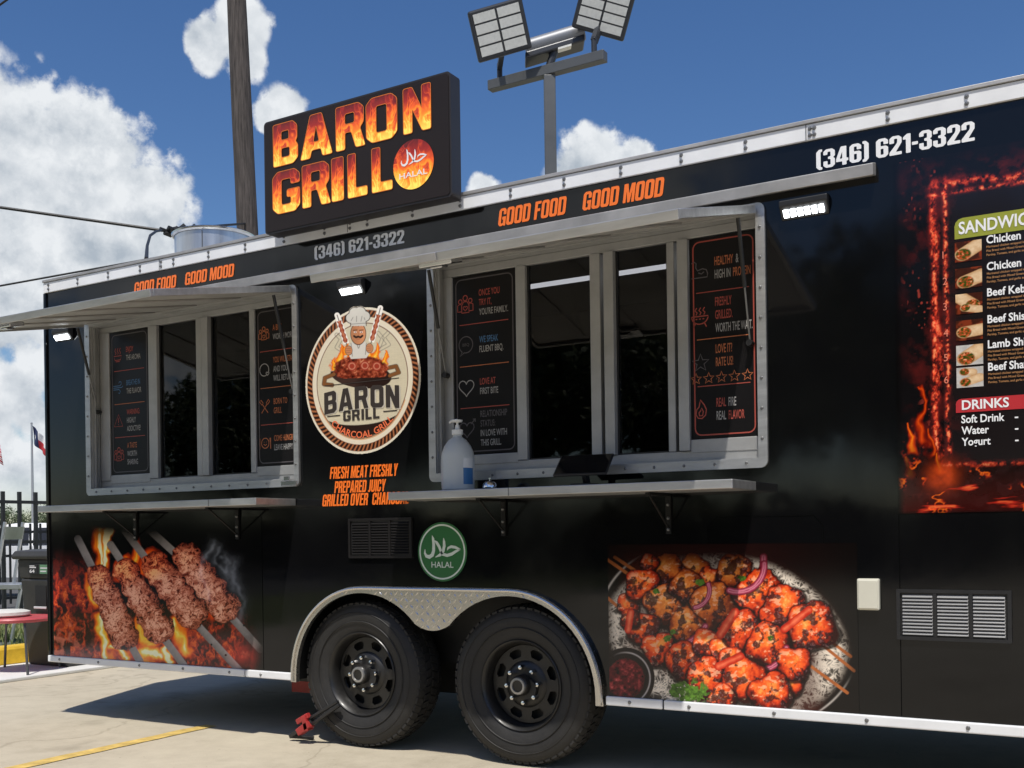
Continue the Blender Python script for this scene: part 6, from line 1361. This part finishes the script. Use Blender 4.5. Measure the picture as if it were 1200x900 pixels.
# ================================================================== TREES AND GRASS
LEAF = []
for nm, c1, c2 in (('leaf_green', (.030, .052, .018), (.062, .095, .032)), ('leaf_olive', (.055, .075, .025), (.12, .14, .05))):
    m = bpy.data.materials.new(nm); m.use_nodes = True; nt = m.node_tree; b = nt.nodes['Principled BSDF']; g = nt.nodes.new('ShaderNodeNewGeometry'); r = nt.nodes.new('ShaderNodeValToRGB'); nt.links.new(g.outputs['Random Per Island'], r.inputs[0]); r.color_ramp.elements[0].color = (*c1, 1); r.color_ramp.elements[1].color = (*c2, 1); nt.links.new(r.outputs[0], b.inputs['Base Color']); b.inputs['Roughness'].default_value = .6; LEAF.append(m)
M_bark = mat('bark', (.075, .058, .045), .9, var=.3, vscale=6, bump=.6, bscale=20)
def tree_mesh(seed, h, rad, nclump, nleaf, size):
    rg = np.random.RandomState(seed); mbt = MB(); th = h * .42; mbt.tube([(0, 0, 0), (.06, .03, th * .5), (0, .08, th), (.1, 0, h * .75)], [.2 * h / 8, .15 * h / 8, .12 * h / 8, .03], 10)
    for k in range(6):
        a = k * 1.05 + rg.rand(); mbt.tube([(0, .05, th * (.75 + .06 * k)), (rad * .35 * math.cos(a), rad * .35 * math.sin(a), th + h * .14), (rad * .7 * math.cos(a), rad * .7 * math.sin(a), th + h * (.2 + .2 * rg.rand()))], [.08 * h / 8, .05 * h / 8, .015], 6)
    P = []
    for k in range(nclump):
        d = rg.randn(3); d /= np.linalg.norm(d); q = d * rg.rand() ** .4 * np.array([rad, rad, h * .33]) * (.75 + .35 * rg.rand()); c = q + [0, 0, h * .66]; cr = rad * (.20 + .16 * rg.rand()); dd = rg.randn(nleaf, 3); dd /= np.linalg.norm(dd, axis=1)[:, None]; P.append(c + dd * (cr * rg.rand(nleaf, 1) ** .5) * [1, 1, .75])
    P = np.concatenate(P); n = len(P); A_ = rg.randn(n, 3); A_ /= np.linalg.norm(A_, axis=1)[:, None]; B_ = np.cross(A_, rg.randn(n, 3)); B_ /= np.linalg.norm(B_, axis=1)[:, None]; s = size * (.6 + .8 * rg.rand(n, 1))
    V = np.stack([P - A_ * s, P + B_ * s * .5, P + A_ * s, P - B_ * s * .5], 1).reshape(-1, 3); me = bpy.data.meshes.new('crown'); me.from_pydata(V.tolist(), [], np.arange(n * 4).reshape(-1, 4).tolist())
    return mbt, me
def plant_trees(spots, seed, h, rad, lm, label, group):
    mbt, me = tree_mesh(seed, h, rad, 46, 150, .13 * h / 7); me.materials.append(lm); tr = None
    for x, y, s, rz in spots:
        root = empty('tree', (x, y, 0), label, 'tree', group); root.rotation_euler.z = rz; root.scale = (s, s, s)
        if tr is None: t = mbt.build('trunk', M_bark, None, world=False, smooth=True); tr = t.data
        else: t = bpy.data.objects.new('trunk', tr); COL.objects.link(t)
        t.parent = root; t.location = (0, 0, 0); c = bpy.data.objects.new('crown', me); COL.objects.link(c); c.parent = root
rg = random.Random(5)
plant_trees([(-62 + rg.uniform(-6, 6), 4 + 5.6 * k, rg.uniform(.75, 1.1), rg.uniform(0, 6)) for k in range(9)], 1, 3.3, 2.6, LEAF[0], 'bushy green tree in the distant row beyond the road', 'distant row of trees')
plant_trees([(-28 + 6.3 * k + rg.uniform(-1.5, 1.5), -21 + rg.uniform(-2, 2), rg.uniform(.85, 1.25), rg.uniform(0, 6)) for k in range(9)] + [(-31 + 6.3 * k + rg.uniform(-1.5, 1.5), -28 + rg.uniform(-2, 2), rg.uniform(1.0, 1.4), rg.uniform(0, 6)) for k in range(10)], 2, 7.5, 3.6, LEAF[1], 'broad leafy tree across the lot, mirrored in the black trailer side', 'trees across the lot')  # front row inferred from the reflections; rear row added to darken them evenly
def added_hedge():  # unseen foliage added under the crowns to close the bright gap in reflections
    root = empty('added_hedge', (-8, -24.5, 0), 'long dark foliage row added out of view to darken the trailer side reflections', 'added_hedge'); rs = np.random.RandomState(21); n = 16000
    P = np.stack([rs.uniform(-46, 34, n), -24.5 + rs.uniform(-.9, .9, n), rs.uniform(.05, 2.5, n)], -1); P[:, 2] *= .85 + .25 * np.sin(P[:, 0] * .9) * np.sin(P[:, 0] * .37); A_ = rs.randn(n, 3); A_ /= np.linalg.norm(A_, axis=1)[:, None]; B_ = np.cross(A_, rs.randn(n, 3)); B_ /= np.linalg.norm(B_, axis=1)[:, None]; s = .17 * (.6 + .8 * rs.rand(n, 1))
    V = np.stack([P - A_ * s, P + B_ * s * .6, P + A_ * s, P - B_ * s * .6], 1).reshape(-1, 3) - np.array([-8, -24.5, 0]); me = bpy.data.meshes.new('foliage'); me.from_pydata(V.tolist(), [], np.arange(n * 4).reshape(-1, 4).tolist()); me.materials.append(LEAF[1]); o = bpy.data.objects.new('foliage', me); COL.objects.link(o); o.parent = root
    mb = MB(); mb.box(-46, 34, -24.9, -24.1, .0, 1.7); mb.build('branch_core', M_bark, root)
added_hedge()
# verge grass blades
rs = np.random.RandomState(8); n = 9000; gx = rs.uniform(-14.3, -9.4, n); gy = rs.uniform(-1.0, 12, n); a = rs.uniform(0, 6.28, n); hgt = rs.uniform(.04, .16, n); le = rs.uniform(-.05, .05, (n, 2))
V = np.stack([np.stack([gx - .012 * np.cos(a), gy - .012 * np.sin(a), gx * 0 + .004], -1), np.stack([gx + .012 * np.cos(a), gy + .012 * np.sin(a), gx * 0 + .004], -1), np.stack([gx + le[:, 0], gy + le[:, 1], hgt], -1)], 1).reshape(-1, 3)
me = bpy.data.meshes.new('verge_grass'); me.from_pydata(V.tolist(), [], np.arange(n * 3).reshape(-1, 3).tolist()); m = bpy.data.materials.new('grass_blade'); m.use_nodes = True; nt = m.node_tree; g = nt.nodes.new('ShaderNodeNewGeometry'); r = nt.nodes.new('ShaderNodeValToRGB'); nt.links.new(g.outputs['Random Per Island'], r.inputs[0]); r.color_ramp.elements[0].color = (.10, .16, .035, 1); r.color_ramp.elements[1].color = (.26, .26, .10, 1); nt.links.new(r.outputs[0], nt.nodes['Principled BSDF'].inputs['Base Color']); me.materials.append(m)
o = bpy.data.objects.new('verge_grass', me); COL.objects.link(o); tag(o, 'dry green grass on the verge by the fence', 'grass', kind='stuff')

bpy.data.objects.remove(TXT_OB); bpy.data.curves.remove(TXT_CU)
